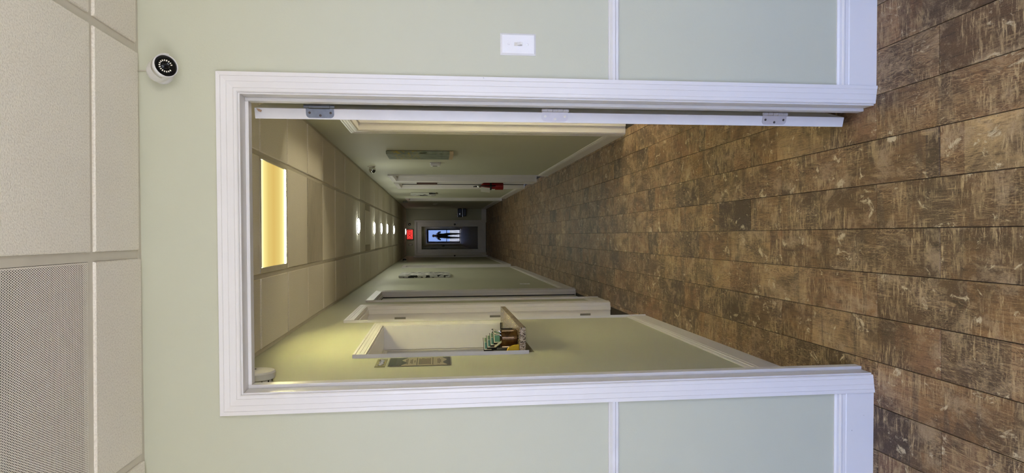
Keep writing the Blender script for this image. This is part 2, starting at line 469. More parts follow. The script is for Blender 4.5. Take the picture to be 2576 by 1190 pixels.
ADDED_WIN = (.75, 1.60, .25, 2.05)  # side windows added out of view to let in more daylight
# entrance wall faces +Y: frame turned by pi
wall('wall_entry', 'sage green lobby wall with the glass entrance door, behind the camera', dict(loc=(0, RY0, 0), rz=PI), -RX1-.13, -RX0+.13,
     [rough(*ENT), (-ADDED_WIN[1], -ADDED_WIN[0], ADDED_WIN[2], ADDED_WIN[3]), (ADDED_WIN[0], ADDED_WIN[1], ADDED_WIN[2], ADDED_WIN[3])])

def shell(name, label, x0, x1, y0, y1, z0, z1, open_side, mat='wallroom'):
    t = .05; mb = MB()
    mb.box(x0, x1, y0, y1, z0-t, z0); mb.box(x0, x1, y0, y1, z1, z1+t)
    mb.box(x0, x1, y0-t, y0, z0, z1); mb.box(x0, x1, y1, y1+t, z0, z1)
    if open_side != 'left': mb.box(x0-t, x0, y0, y1, z0, z1)
    if open_side != 'right': mb.box(x1, x1+t, y0, y1, z0, z1)
    if open_side == 'end':
        pass
    return tag(mb.build(name, M[mat]), label, 'wall', 'structure')
shell('wall_office', 'beige office walls seen through the reception window', XL-T-2.2, XL-T, 2.4, 7.4, 0, 2.40, 'right')
shell('wall_side_room', 'walls of the room behind the open right doorway', XR+T, XR+T+2.2, 3.2, 6.2, 0, 2.40, 'left')
mb = MB(); x0, x1, y0, y1 = -.75, .75, YE+T, YE+T+1.2
mb.box(x0, x1, y0, y1, -.05, 0); mb.box(x0, x1, y0, y1, 2.1, 2.15); mb.box(x0-.05, x0, y0, y1, 0, 2.1); mb.box(x1, x1+.05, y0, y1, 0, 2.1); mb.box(x0, x1, y1, y1+.05, 0, 2.1)
tag(mb.build('wall_vestibule', plain('vestibule_grey', (96, 98, 98), .8)), 'grey space behind the glass of the far end door', 'wall', 'structure')

# ------------------------------------------------------------------ floor: slab + single wood-look tiles
mb = MB(); mb.box(RX0-.1, RX1+.1, RY0-.1, D+.1, -.12, -.004); mb.box(XL-.3, XR+.3, D+.1, YE+.2, -.12, -.004)
floor = tag(mb.build('floor', M['grout']), 'brown weathered wood-look plank tile floor', 'floor', 'structure')
PW, PL, GAP = .150, .886, .0022
tile_cache = {}
def plank(x0, x1, y0, y1):
    key = (round(x1-x0, 3), round(y1-y0, 3))
    if key not in tile_cache:
        a, b = (x1-x0)/2, (y1-y0)/2
        if a < .004 or b < .004: return
        c = .0009; mb = MB(); bm = mb.bm
        lo = [bm.verts.new((sx*a, sy*b, -.009)) for sx, sy in ((-1, -1), (1, -1), (1, 1), (-1, 1))]
        mi = [bm.verts.new((sx*a, sy*b, -c)) for sx, sy in ((-1, -1), (1, -1), (1, 1), (-1, 1))]
        hi = [bm.verts.new((sx*(a-c), sy*(b-c), 0)) for sx, sy in ((-1, -1), (1, -1), (1, 1), (-1, 1))]
        for i in range(4):
            j = (i+1) % 4
            bm.faces.new((lo[i], lo[j], mi[j], mi[i])); bm.faces.new((mi[i], mi[j], hi[j], hi[i]))
        bm.faces.new(hi); tile_cache[key] = mb.mesh('plank_tile', M['plank'])
    o = bpy.data.objects.new('plank_tile', tile_cache[key]); COL.objects.link(o)
    o.parent = floor; o.location = ((x0+x1)/2, (y0+y1)/2, random.uniform(-.0004, .0002))
for k in range(-11, 12):
    xa, xb = .0155+PW*k+GAP/2, .0155+PW*(k+1)-GAP/2
    y_off = 2.041 if k % 2 == 0 else 1.763
    for j in range(-2, 21):
        ya, yb = y_off+PL*j+GAP/2, y_off+PL*(j+1)-GAP/2
        # lobby piece (up to the far side of the front wall) and corridor piece
        for lo_x, hi_x, lo_y, hi_y in ((-1.5, 1.5, .27, 2.12), (XL-.03, XR+.03, 2.12, YE-.0)):
            a, b, c, d_ = max(xa, lo_x), min(xb, hi_x), max(ya, lo_y), min(yb, hi_y)
            if yb > 2.12 and ya < 2.12 and xa > XL-.03 and xb < XR+.03:
                if lo_y > 2: continue
                c, d_ = ya, yb
                if ya < .27: continue
            if b-a > .012 and d_-c > .012: plank(a, b, c, d_)

# ------------------------------------------------------------------ ceiling: slab + tees + single tiles
mb = MB(); mb.box(RX0-.15, RX1+.15, RY0-.15, D+.13, 2.56, 2.62)
mb.box(RX0-.15, RX1+.15, D+.13, YE+1.5, 2.56, 2.62)
mb.box(XL-T-2.4, RX0-.15, 2.2, 7.6, 2.5, 2.62); mb.box(RX1+.15, XR+T+2.4, 3.0, 6.4, 2.5, 2.62)
for a, b, c, d_ in ((RX0-.15, RX0-.1, RY0-.15, D+.1), (RX1+.1, RX1+.15, RY0-.15, D+.1), (RX0-.15, RX1+.15, RY0-.15, RY0-.1), (XL-.16, XL-.13, D, YE+.2), (XR+.13, XR+.16, D, YE+.2), (XL-.16, XR+.16, YE+.16, YE+.2), (RX0-.15, RX1+.15, D+.10, D+.13)):
    mb.box(a, b, c, d_, HW-.01, 2.56)
ceiling = tag(mb.build('ceiling', M['dark']), 'suspended ceiling of square fibre tiles in a metal grid', 'ceiling', 'structure')
S = .6063; TF = H-.004; ZF = H+.004          # tile face hangs below the grid flange
tc_cache = {}
def ctile(x0, x1, y0, y1, mat='tile', dz=0.0, name='ceiling_tile'):
    key = (round(x1-x0, 3), round(y1-y0, 3), mat)
    if key not in tc_cache:
        a, b = (x1-x0)/2, (y1-y0)/2; mb = MB(); bm = mb.bm; c = .003
        q = ((-1, -1), (1, -1), (1, 1), (-1, 1))
        lo = [bm.verts.new((sx*(a-c), sy*(b-c), 0)) for sx, sy in q]
        mi = [bm.verts.new((sx*a, sy*b, c)) for sx, sy in q]
        hi = [bm.verts.new((sx*a, sy*b, .016)) for sx, sy in q]
        for i in range(4):
            j = (i+1) % 4
            bm.faces.new((lo[i], lo[j], mi[j], mi[i])); bm.faces.new((mi[i], mi[j], hi[j], hi[i]))
        bm.faces.new(lo); bm.faces.new(hi); tc_cache[key] = mb.mesh(name, M[mat])
    o = bpy.data.objects.new(name, tc_cache[key]); COL.objects.link(o); o.parent = ceiling
    o.location = ((x0+x1)/2, (y0+y1)/2, TF+dz+random.uniform(-.0026, .0022))
    return o
TW = .012; RV = .0126                       # half flange, tile set-back from the grid line
def tee(name, x0, x1, y0, y1):
    mb = MB(); mb.box(x0, x1, y0, y1, ZF, ZF+.002)
    if x1-x0 > y1-y0: mb.box(x0, x1, (y0+y1)/2-.0012, (y0+y1)/2+.0012, ZF+.002, ZF+.035)
    else: mb.box((x0+x1)/2-.0012, (x0+x1)/2+.0012, y0, y1, ZF+.002, ZF+.035)
    return mb.build(name, M['grid'], ceiling)
def angle(x0, x1, y0, y1): return MB().box(x0, x1, y0, y1, ZF-.001, ZF+.0015).build('wall_angle', M['grid'], ceiling)
# corridor
CX = [XL, -.197, .415, XR]; CY0 = 3.3665
ys = [2.19]+[CY0+S*k for k in range(-1, 27) if 2.25 < CY0+S*k < YE-.1]+[YE]
for x in CX[1:3]: tee('main_tee', x-TW, x+TW, 2.19, YE)
for y in ys[1:-1]:
    for a, b in zip(CX, CX[1:]):
        tee('cross_tee', a+(TW if a != XL else 0), b-(TW if b != XR else 0), y-TW, y+TW)
for a in ((XL, XL+.022, 2.19, YE), (XR-.022, XR, 2.19, YE), (XL+.022, XR-.022, YE-.022, YE), (XL+.022, XR-.022, 2.19, 2.212)): angle(*a)
for i, (ya, yb) in enumerate(zip(ys, ys[1:])):
    for c, (xa, xb) in enumerate(zip(CX, CX[1:])):
        if c == 1 and abs(ya-CY0) < .05: continue                # the LED panel sits here
        a = xa+(.024 if c == 0 else RV); b = xb-(.024 if c == 2 else RV)
        y0_ = ya+(.024 if i == 0 else RV); y1_ = yb-(.024 if i == len(ys)-2 else RV)
        if c == 1 and abs(ya-(CY0+8*S)) < .05:                   # a narrower tile, its two ends closed with grey strips
            ctile(a, a+.075, y0_, y1_, 'tile_dirty', .004, 'filler_strip'); ctile(b-.075, b, y0_, y1_, 'tile_dirty', .006, 'filler_strip')
            ctile(a+.078, b-.078, y0_, y1_); continue
        ctile(a, b, y0_, y1_, 'tile_dirty' if (c == 1 and abs(ya-(CY0+2*S)) < .05) else 'tile')
# lobby
LX = [RX0, -1.262, -.655, -.049, .558, 1.164, RX1]; LYs = [RY0, 1.774-4*S, 1.774-3*S, 1.774-2*S, 1.774-S, 1.774, D-.005]
def fy(x): return D+math.tan(AL)*x
for x in LX[1:-1]: tee('main_tee', x-TW, x+TW, RY0, fy(x)-.001)
for y in LYs[1:-1]:
    for a, b in zip(LX, LX[1:]): tee('cross_tee', a+(TW if a != RX0 else 0), b-(TW if b != RX1 else 0), y-TW, y+TW)
mb = MB().box(RX0, RX1, -.022, 0, ZF-.001, ZF+.0015); mb.build('wall_angle', M['grid'], ceiling, (0, D, 0), (0, 0, AL))
for a in ((RX0, RX0+.022, RY0, D), (RX1-.022, RX1, RY0, D), (RX0, RX1, RY0, RY0+.022)): angle(*a)
for i, (ya, yb) in enumerate(zip(LYs, LYs[1:])):
    for c, (xa, xb) in enumerate(zip(LX, LX[1:])):
        if i == 4 and c == 2: continue                          # return-air grille
        a = xa+(.024 if c == 0 else RV); b = xb-(.024 if c == 5 else RV)
        y0_ = ya+(.024 if i == 0 else RV); y1_ = yb-RV
        if i == 5: y1_ = min(fy(a), fy(b))-.014
        ctile(a, b, y0_, y1_)
# return-air grille: perforated face plate in a thin frame, with the dark duct box above it
gx0, gx1, gy0, gy1 = LX[2]+TW, LX[3]-TW, LYs[4]+TW, LYs[5]-TW
g = thing('return_air_grille', 'white perforated return air grille in the lobby ceiling, by the door wall', 'vent', ((gx0+gx1)/2, (gy0+gy1)/2, H))
hx, hy = (gx1-gx0)/2-.001, (gy1-gy0)/2-.001
mb = MB(); mb.box(-hx, hx, -hy, hy, .003, .0036); mb.build('perforated_plate', M['perf'], g)
mb = MB()
for a in ((-hx, -hx+.004, -hy, hy), (hx-.004, hx, -hy, hy), (-hx+.004, hx-.004, -hy, -hy+.004), (-hx+.004, hx-.004, hy-.004, hy)): mb.box(*a, .0037, .012)
mb.build('plate_frame', M['grid'], g)
mb = MB(); mb.box(-hx, hx, -hy, hy, .19, .195)
for a in ((-hx, -hx+.004, -hy, hy), (hx-.004, hx, -hy, hy), (-hx+.004, hx-.004, -hy, -hy+.004), (-hx+.004, hx-.004, hy-.004, hy)): mb.box(*a, .013, .19)
mb.build('duct_box', M['dark'], g)
for sx, sy in ((-.08, .13), (-.25, .12), (.12, .13)):
    MB().lathe([(.004, .003), (.004, .0018), (.0, .0012)], 10, (sx, sy, 0)).build('plate_screw', M['grid'], g)

# ------------------------------------------------------------------ trims: casings, jambs, baseboards, rails
CW = .0585
PROF = [(0, 0), (0, .007), (.003, .0092), (.010, .0096), (.0112, .0092), (.0124, .0106), (.029, .0124), (.0302, .0121), (.0316, .0134), (.045, .0154), (.0462, .0151), (.0476, .0170), (CW, .0185), (CW, 0)]
def casing(parent, x0, x1, zt, zb=0.0, side=-1, y=0.0, reveal=.005, zbl=None):
    """mitred colonial casing round an opening x0..x1, top zt; side -1 = on the front face"""
    x0 -= reveal; x1 += reveal; zt += reveal
    P = lambda sgn, x: [(x+sgn*p[0], y+side*p[1]) for p in PROF]
    mb = MB(); mb.prism(P(-1, x0), zb, lambda p: zt+(x0-p[0]), 'z'); mb.build('casing_leg', M['trim'], parent)
    mb = MB(); mb.prism(P(1, x1), zb, lambda p: zt+(p[0]-x1), 'z'); mb.build('casing_leg', M['trim'], parent)
    mb = MB(); mb.prism([(y+side*p[1], zt+p[0]) for p in PROF], lambda p: x0-(p[1]-zt), lambda p: x1+(p[1]-zt), 'x'); mb.build('casing_head', M['trim'], parent)
def jambs(parent, x0, x1, zt, depth, zb=0.0, stop=None, y0=-.0005):
    mb = MB(); mb.box(x0-JT+.001, x0, y0, depth, zb, zt, .001); mb.build('jamb_side', M['trim'], parent)
    mb = MB(); mb.box(x1, x1+JT-.001, y0, depth, zb, zt, .001); mb.build('jamb_side', M['trim'], parent)
    mb = MB(); mb.box(x0-JT+.001, x1+JT-.001, y0, depth, zt, zt+JT-.001, .001); mb.build('jamb_head', M['trim'], parent)
    if stop:
        s0, s1 = stop; d = .011
        mb = MB(); mb.box(x0, x0+d, s0, s1, zb, zt, .002, 2); mb.build('door_stop', M['trim'], parent)
        mb = MB(); mb.box(x1-d, x1, s0, s1, zb, zt, .002, 2); mb.build('door_stop', M['trim'], parent)
        mb = MB(); mb.box(x0+d, x1-d, s0, s1, zt-d, zt, .002, 2); mb.build('door_stop', M['trim'], parent)
def trim(n, label, frame):
    return thing('trim_%d' % n, label, 'trim', frame['loc'], frame['rz'], 'structure')
t = trim(1, 'white stepped casing and jamb around the near open doorway', FW)
casing(t, *F_OP); casing(t, *F_OP, side=1, y=T)
jambs(t, *F_OP, depth=T, stop=(.052, .088))
tn = 2
def doorway(frame, x0, x1, zt, label, stop=(.05, .085), back=True):
    global tn
    t = trim(tn, label, frame); tn += 1
    casing(t, x0, x1, zt); jambs(t, x0, x1, zt, T, stop=stop)
    return t
LN = ['white casing of the open left doorway beyond the reception window', 'white casing of the second left doorway, with a dark gap', 'white casing of the left doorway beyond the city picture', 'white casing of the last left doorway at the corridor end']
RN = ['white casing of the open right doorway behind the near door', 'white casing of the right doorway before the fire extinguisher', 'white casing of the right doorway behind the fire extinguisher', 'white casing of the last right doorway']
LT = [doorway(LW(0), a, b, z, l, (.018, .046) if i == 1 else ((.05, .082) if i != 0 else (.018, .055))) for i, ((a, b, z), l) in enumerate(zip(LD, LN))]
RT = [doorway(RW(0), -b, -a, z, l, (.018, .046) if i == 2 else (.05, .085)) for i, ((a, b, z), l) in enumerate(zip(RD, RN))]
ET = doorway(EW(), *ED, 'grey-white casing of the glass door at the corridor end', (.06, .085))
# baseboards
BP = [(0, 0), (-.012, 0), (-.012, .098), (-.0105, .101), (-.0105, .112), (-.0125, .115), (-.0125, .119), (-.008, .123), (-.008, .131), (-.004, .138), (0, .138)]
def baseboard(name, label, frame, spans):
    mb = MB()
    for a, b in spans: mb.prism(BP, a, b, 'x')
    return tag(mb.build(name, M['trim'], None, frame['loc'], (0, 0, frame['rz'])), label, 'baseboard', 'structure')
cx = CW+.0055
baseboard('baseboard_front_left', 'white moulded baseboard left of the near doorway', FW, [(RX0, F_OP[0]-cx)])
baseboard('baseboard_front_right', 'white moulded baseboard right of the near doorway, below the switch', FW, [(F_OP[1]+cx, RX1)])
def gaps(lo, hi, ops):
    out, a = [], lo
    for s, e in sorted(ops):
        if s-cx > a: out.append((a, s-cx))
        a = e+cx
    if hi > a: out.append((a, hi))
    return out
baseboard('baseboard_left', 'white moulded baseboard along the left corridor wall', LW(0), gaps(2.21, YE, [(a, b) for a, b, _ in LD]))
baseboard('baseboard_right', 'white moulded baseboard along the right corridor wall', RW(0), gaps(-YE, -2.21, [(-b, -a) for a, b, _ in RD]))
baseboard('baseboard_end', 'white moulded baseboard on the corridor end wall below the drinking fountain', EW(), gaps(XL, XR, [ED[:2]]))
# chair rail on the front wall
CR = [(0, .889), (-.006, .889), (-.010, .893), (-.010, .900), (-.015, .904), (-.015, .912), (-.011, .916), (-.007, .919), (-.004, .923), (0, .923)]
for nm, a, b, lab in (('trim_20', RX0, F_OP[0]-cx, 'thin white chair rail left of the near doorway'), ('trim_21', F_OP[1]+cx, RX1, 'thin white chair rail right of the near doorway, below the switch')):
    mb = MB(); mb.prism(CR, a, b, 'x'); tag(mb.build(nm, M['rail'], None, FW['loc'], (0, 0, AL)), lab, 'trim', 'structure')

# ------------------------------------------------------------------ reception window
t = thing('window_1', 'white cased reception window opening in the left wall', 'window', (XL, 0, 0), PI/2, 'structure')
casing(t, WIN[0], WIN[1], WIN[3], WIN[2]-.0)
mb = MB(); mb.box(WIN[0]-JT+.001, WIN[0], -.0005, T+.02, WIN[2]+.032, WIN[3]); mb.build('jamb_side', M['trim'], t)
mb = MB(); mb.box(WIN[1], WIN[1]+JT-.001, -.0005, T+.024, WIN[2]+.032, WIN[3]); mb.build('jamb_side', M['trim'], t)
mb = MB(); mb.box(WIN[0]-JT+.001, WIN[1]+JT-.001, -.0005, T+.02, WIN[3], WIN[3]+JT-.001); mb.build('jamb_head', M['trim'], t)
# sliding sash stacked at the far half, glass in a grey frame
mb = MB(); a, b, c, d_ = 3.75, WIN[1]+.015, WIN[2]+.034, WIN[3]-.003
for q in ((a, a+.018, c, d_), (b-.018, b, c, d_), (a+.018, b-.018, c, c+.018), (a+.018, b-.018, d_-.018, d_)): mb.box(q[0], q[1], T+.026, T+.042, q[2], q[3])
sash = mb.build('sliding_sash', M['offwhite'], t)
MB().box(a+.018, b-.018, T+.032, T+.036, c+.018, d_-.018).build('pane', M['glass'], sash)
# granite ledge
mb = MB(); mb.prism([(-.28, .0), (.112, .0), (.114, .002), (.114, .990), (.112, .992), (.004, .992), (.004, .930), (-.28, .930)], 0, .030, 'z')
tag(mb.build('granite_ledge', M['granite'], None, (XL, 3.305, 1.0255)), 'speckled granite ledge sticking out of the reception window', 'ledge')
LZ = 1.0558

# ------------------------------------------------------------------ doors
def knob(parent, x, y, z, dirn, mat='steel', rose=.028, r=.026):
    mb = MB(); mb.lathe([(rose, 0), (rose, dirn*.006), (.011, dirn*.010), (.010, dirn*.030), (r*.8, dirn*.036), (r, dirn*.046), (r*.92, dirn*.056), (r*.5, dirn*.062), (0, dirn*.063)], 20, (x, y, z), 'y')
    return mb.build('knob', M[mat], parent)
def slab_panels(mb, x0, x1, y0, y1, z0, z1):
    mb.box(x0, x1, y0, y1, z0, z1, .0015)
# near door, swung into the corridor
pin = Vector((.4200, .124))
d1 = thing('door_1', 'white near door standing open into the corridor, seen edge-on with three hinges', 'door', (0, 0, 0), 0, 'structure')
ca, sa = math.cos(AL), math.sin(AL)
d1.location = (pin.x*ca-pin.y*sa, D+pin.x*sa+pin.y*ca, 0)
TH = math.radians(17.0)
d1.rotation_euler = (0, 0, AL-(PI/2+TH))
DW, DZ0, DZ1 = .898, .022, 2.057
y0_, y1_ = -.042, -.007
mb = MB(); mb.box(-DW-.002, -.002, y0_, y1_, DZ0, DZ1, .001); dslab = mb.build('door_slab', M['door'], d1)
def face_panels(parent, x0, x1, yf, sgn, z0, z1, mat):
    w = x1-x0; cols = ((x0+.11, x0+w/2-.04), (x0+w/2+.04, x1-.11)); rows = ((z0+.20, z0+.78), (z0+.93, z0+1.50), (z0+1.62, z1-.13))
    for a, b in cols:
        for c, d_ in rows:
            mb = MB(); mb.box(a, b, min(yf, yf+sgn*.005), max(yf, yf+sgn*.005), c, d_, .004); mb.build('raised_panel', mat, parent)
face_panels(d1, -DW-.002, -.002, y0_, -1, DZ0, DZ1, M['door']); face_panels(d1, -DW-.002, -.002, y1_, 1, DZ0, DZ1, M['door'])
knob(d1, -DW+.058, y0_, .95, -1); knob(d1, -DW+.058, y1_, .95, 1)
# chipped paint at the top corner
mb = MB(); mb.poly([(-.0012, -.0085, DZ1-.006), (-.0012, -.018, DZ1-.012), (-.0012, -.021, DZ1-.020), (-.0012, -.015, DZ1-.024), (-.0012, -.011, DZ1-.017)]); mb.build('paint_chip', plain('bare_wood', (176, 142, 112), .7), d1, label='chip of bare wood at the top of the door edge')
LR = .0889
def leaf_poly(w, h, r):
    pts = [(0, -h/2), (0, h/2)]
    for i in range(6):
        a = PI/2-i*PI/10; pts.append((w-r+r*math.cos(a), h/2-r+r*math.sin(a)))
    for i in range(6):
        a = 0-i*PI/10; pts.append((w-r+r*math.cos(a), -h/2+r+r*math.sin(a)))
    return pts
M['hinge_grey'] = plain('grey_steel', (112, 115, 120), .38, .75, vary=.12, nscale=60)
for hz, spring, mk in ((1.851, True, 'hinge_grey'), (1.074, False, 'satin'), (.286, False, 'satin')):
    if mk == 'satin' and 'satin' not in M: M['satin'] = plain('worn_satin_nickel', (200, 194, 192), .45, .35, vary=.05, nscale=30)
    hb = MB()
    if spring:
        hb.lathe([(0, .050), (.0062, .050), (.0062, .036), (.0058, .036), (.0058, .0355)], 14)
        hb.lathe([(.0078, .0345), (.0078, -.032)], 14); hb.lathe([(.0062, -.033), (.0062, -.048), (0, -.048)], 14)
        hb.lathe([(.0062, .0355), (.0078, .0345)], 14); hb.lathe([(.0078, -.032), (.0062, -.033)], 14)
    else:
        zs = [.0455, .027, .009, -.009, -.027, -.0455]
        hb.lathe([(0, .0475), (.004, .047), (.0045, .0455)], 12)
        for a, b in zip(zs, zs[1:]): hb.lathe([(.003, a-.0003), (.0060, a-.0006), (.0060, b+.0006), (.003, b+.0003)], 14)
        hb.lathe([(.0045, -.0455), (.004, -.047), (0, -.0475)], 12)
    hg = hb.build('hinge', M[mk], d1, (0, 0, hz))
    # leaf lies on the slab edge (x = -0.002), running along the thickness
    mb = MB(); mb.prism([(-.006-p[0]*1.0, p[1]) for p in leaf_poly(.031, LR, .012)], -.0018, .0, 'x'); mb.build('hinge_leaf', M[mk], hg)
    for sy, sz in ((-.020, .033), (-.0285, -.001), (-.020, -.034)):
        mb = MB(); mb.lathe([(.0042, .0), (.0042, .0006), (.0030, .0010), (.0016, .0002), (0, .0)], 12, (.0, sy, sz), 'x'); mb.build('screw', M['screw'] if spring or hz < .5 else M['led'], hg)
# open right door of the room behind, plus the closed doors
def closed_door(n, frame, x0, x1, zt, label, recess=.055, kn=True, gap=.004, kx=None, kmat='steel', seal=None):  # seal: x range of the black strip standing in for the gap shadow
    d_ = thing('door_%d' % n, label, 'door', frame['loc'], frame['rz'], 'structure')
    y0 = recess; mb = MB(); mb.box(x0+gap, x1-.004, y0, y0+.035, .012, zt-.005, .001); mb.build('door_slab', M['door'], d_)
    face_panels(d_, x0+gap, x1-.004, y0, -1, .012, zt-.005, M['door'])
    if seal:  # black strips stand in for the shadow in the gap beside the slab
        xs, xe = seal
        MB().box(min(xs, xe), max(xs, xe), recess-.0095, recess-.0005, .012, zt-.012).build('door_seal', M['matte'], d_)  # upright strip standing in for the gap shadow
        MB().box(x0+gap, x1-.004, recess-.0095, recess-.0005, zt-.0118, zt-.001).build('door_seal', M['matte'], d_)  # top strip standing in for the gap shadow
    if kn: knob(d_, (x0+.075) if kx is None else kx, y0, .95, -1, kmat)
    return d_
# left wall: frame x = world y ; right wall: frame x = -world y
a, b, z = LD[1]; dd = closed_door(3, LW(0), a, b-.003, z, 'white second left door, just ajar with a dark gap and latch plate', .056, False, seal=(b-.0108, b-.001))  # seal: strip standing in for the gap shadow
MB().box(b-.052, b-.014, .0530, .0562, .94, 1.02, .001).build('latch_plate', M['brass'], dd)
a, b, z = LD[2]; closed_door(4, LW(0), a, b, z, 'white closed left door beyond the city picture', .086, False)
a, b, z = LD[3]; closed_door(5, LW(0), a, b, z, 'white closed left door at the far corridor end with dark knob', .03, kmat='matte', kx=b-.07)
a, b, z = RD[1]; closed_door(6, RW(0), -b, -a, z, 'white closed right door before the fire extinguisher', .086, False)
a, b, z = RD[2]; closed_door(7, RW(0), -b, -a, z, 'white right door behind the fire extinguisher, with a dark gap', .056, False, seal=(-b+.001, -b+.0108))  # seal: strip standing in for the gap shadow
a, b, z = RD[3]; closed_door(8, RW(0), -b, -a, z, 'white closed last right door', .086, False)
# left doorway 1: door folded back inside the office, hinge leaves on the far jamb
a, b, z = LD[0]
d2 = thing('door_2', 'white open door of the left doorway beyond the reception window, swung inside', 'door', (XL-T-.006, b+.0072, 0), 0, 'structure')
MB().box(-.87, -.004, .0, .035, .012, z-.006, .001).build('door_slab', M['door'], d2)
for hz in (1.775, .99, .22):
    hg = MB().lathe([(0, .046), (.006, .045), (.006, -.045), (0, -.046)], 12).build('hinge', M['screw'], d2, (.006, -.007, hz))
    mb = MB(); mb.prism([(-p[0]+.042, p[1]) for p in leaf_poly(.036, .09, .012)], -.0072, -.0052, 'y'); mb.build('hinge_leaf', M['frosted'], hg)
    for q in (.028, -.028): MB().lathe([(.005, -.0074), (.004, -.0080), (0, -.0076)], 10, (.020, 0, q), 'y').build('screw', M['black'], hg)
# strike plate on the right doorway 2 jamb
a, b, z = RD[1]
MB().box(-.001, .0005, -.024, .024, -.03, .03).build('strike_plate', M['screw'], RT[1], (-a-.0005, .028, 1.0), (0, 0, 0))
# end door: full glass lite
d9 = thing('door_9', 'grey-white door with a tall dark glass lite at the corridor end', 'door', (0, YE, 0), 0, 'structure')
x0, x1, z = ED; y0 = .022
gx0, gx1, gz0, gz1 = -.40, .275, .245, 1.905
mb = MB()
for q in ((x0+.004, gx0, .012, z-.004), (gx1, x1-.004, .012, z-.004), (gx0, gx1, .012, gz0), (gx0, gx1, gz1, z-.004)): mb.box(q[0], q[1], y0, y0+.04, q[2], q[3])
mb.build('door_slab', M['door'], d9)
mb = MB(); w_ = .018
for q in ((gx0-w_, gx0+.004, gz0-w_, gz1+w_), (gx1-.004, gx1+w_, gz0-w_, gz1+w_), (gx0, gx1, gz0-w_, gz0+.004), (gx0, gx1, gz1-.004, gz1+w_)): mb.box(q[0], q[1], y0-.008, y0, q[2], q[3], .002)
mb.build('glazing_bead', M['door'], d9)
MB().box(gx0, gx1, y0+.016, y0+.022, gz0, gz1).build('pane', glass('end_door_glass', (.45, .47, .48), 2.4), d9)
knob(d9, x1-.062, y0, .93, -1, 'black', .03, .03)

# ------------------------------------------------------------------ lamps
p = thing('ceiling_panel_light', 'square yellow glowing LED panel in the near corridor ceiling', 'ceiling light', (.109, 3.67, H))
hx = .273; hy = .272
mb = MB(); mb.box(-hx+.0085, hx+.0085, -hy, hy, .004, .007); mb.build('diffuser', M['panel'], p)
mb = MB(); fx, fyy = .2945, .2905
ha, hb_ = -hx+.0085, hx+.0085
for q in ((-fx, ha, -fyy, fyy), (hb_, fx, -fyy, fyy), (ha, hb_, -fyy, -hy), (ha, hb_, hy, fyy)): mb.box(q[0], q[1], q[2], q[3], -.002, .014, .001)
mb.build('panel_frame', M['grid'], p)
mb = MB(); mb.box(-fx, fx, -fyy, fyy, .015, .022); mb.build('back_plate', M['grid'], p)
def downlight(label):
    d_ = thing('downlight', label, 'ceiling light', (0, 0, TF), 0, None, 'round downlights along the corridor')
    mb = MB(); mb.lathe([(.098, -.001), (.098, -.005), (.088, -.009), (.084, -.006)], 32); mb.build('trim_ring', M['frosted'], d_)
    mb = MB(); mb.lathe([(.083, -.006), (.080, -.013), (.062, -.020), (.035, -.023), (0, -.024)], 32, share=True); mb.build('lens', M['down'], d_)
    return d_
ords = ['nearest visible round downlight, alone before the grey ceiling strips', 'second round downlight, just beyond the grey ceiling strips', 'third round downlight from the near end', 'fourth round downlight from the near end', 'fifth round downlight, before the long dark stretch of ceiling', 'farthest round downlight, right above the exit sign']
proto = None
for (x, y), lb in zip(((.116, 7.42), (.113, 9.28), (.119, 10.47), (.130, 11.72), (.129, 13.55), (.122, 18.75)), ords):
    o = downlight(lb) if proto is None else copy_tree(proto)
    proto = proto or o
    o.location = (x, y, TF); o['label'] = lb
    lens = [c for c in o.children if c.name.startswith('lens')][0]
    if y > 15: lens.material_slots[0].link = 'OBJECT'; lens.material_slots[0].material = emit('dim_downlight_lens', (1.0, .96, .84), 12.0)
o = copy_tree(proto); o.location = (.116, 2.50, TF)  # extra downlight added out of view to brighten the near corridor
lens = [c for c in o.children if c.name.startswith('lens')][0]; lens.material_slots[0].link = 'OBJECT'; lens.material_slots[0].material = emit('warm_downlight_lens', (1.0, .92, .6), 30.0); o['label'] = 'round downlight just inside the corridor, hidden by the door head'
def globe(x, y, lb):  # lamps added out of view to light the lobby walls and ceiling
    d_ = thing('pendant_globe', lb, 'ceiling light', (x, y, H), 0, None, 'lobby globes behind the camera')
    mb = MB(); mb.lathe([(.06, .0), (.06, -.02), (.012, -.03), (.012, -.76)], 20); mb.build('canopy', M['white'], d_)
    mb = MB(); R = .10; mb.lathe([(R*math.sin(PI*i/12)+1e-9*(i in (0, 12)), -.85+R*math.cos(PI*i/12)) for i in range(13)], 24, share=True); mb.build('globe', M['lobby'], d_)
def added_lamp(x, y, lb, mat):  # lamps added out of view, brightening the corridor ceiling through the openings
    d_ = thing('floor_lamp', lb, 'lamp', (x, y, 0), 0, None, 'low lamps in the side rooms')
    MB().lathe([(.13, .0), (.13, .015), (.02, .03)], 24).build('base', M['matte'], d_)
    MB().lathe([(.010, .02), (.010, .80)], 12).build('pole', M['matte'], d_)
    MB().lathe([(0, 1.02), (.24, 1.02), (.28, .74), (0, .74)], 28).build('shade', mat, d_)
lampm = emit('warm_lamp_shade', (1.0, .91, .62), P_LAMP)
added_lamp(1.75, 4.45, 'low warm lamp in the room behind the open right doorway', lampm)
added_lamp(-1.75, 3.8, 'low warm lamp in the office behind the reception window', emit('office_lamp_shade', (1.0, .91, .62), P_LAMP*.4))
globe(-.95, .25, 'white pendant globe in the lobby, left of the camera'); globe(.95, .25, 'white pendant globe in the lobby, right of the camera')

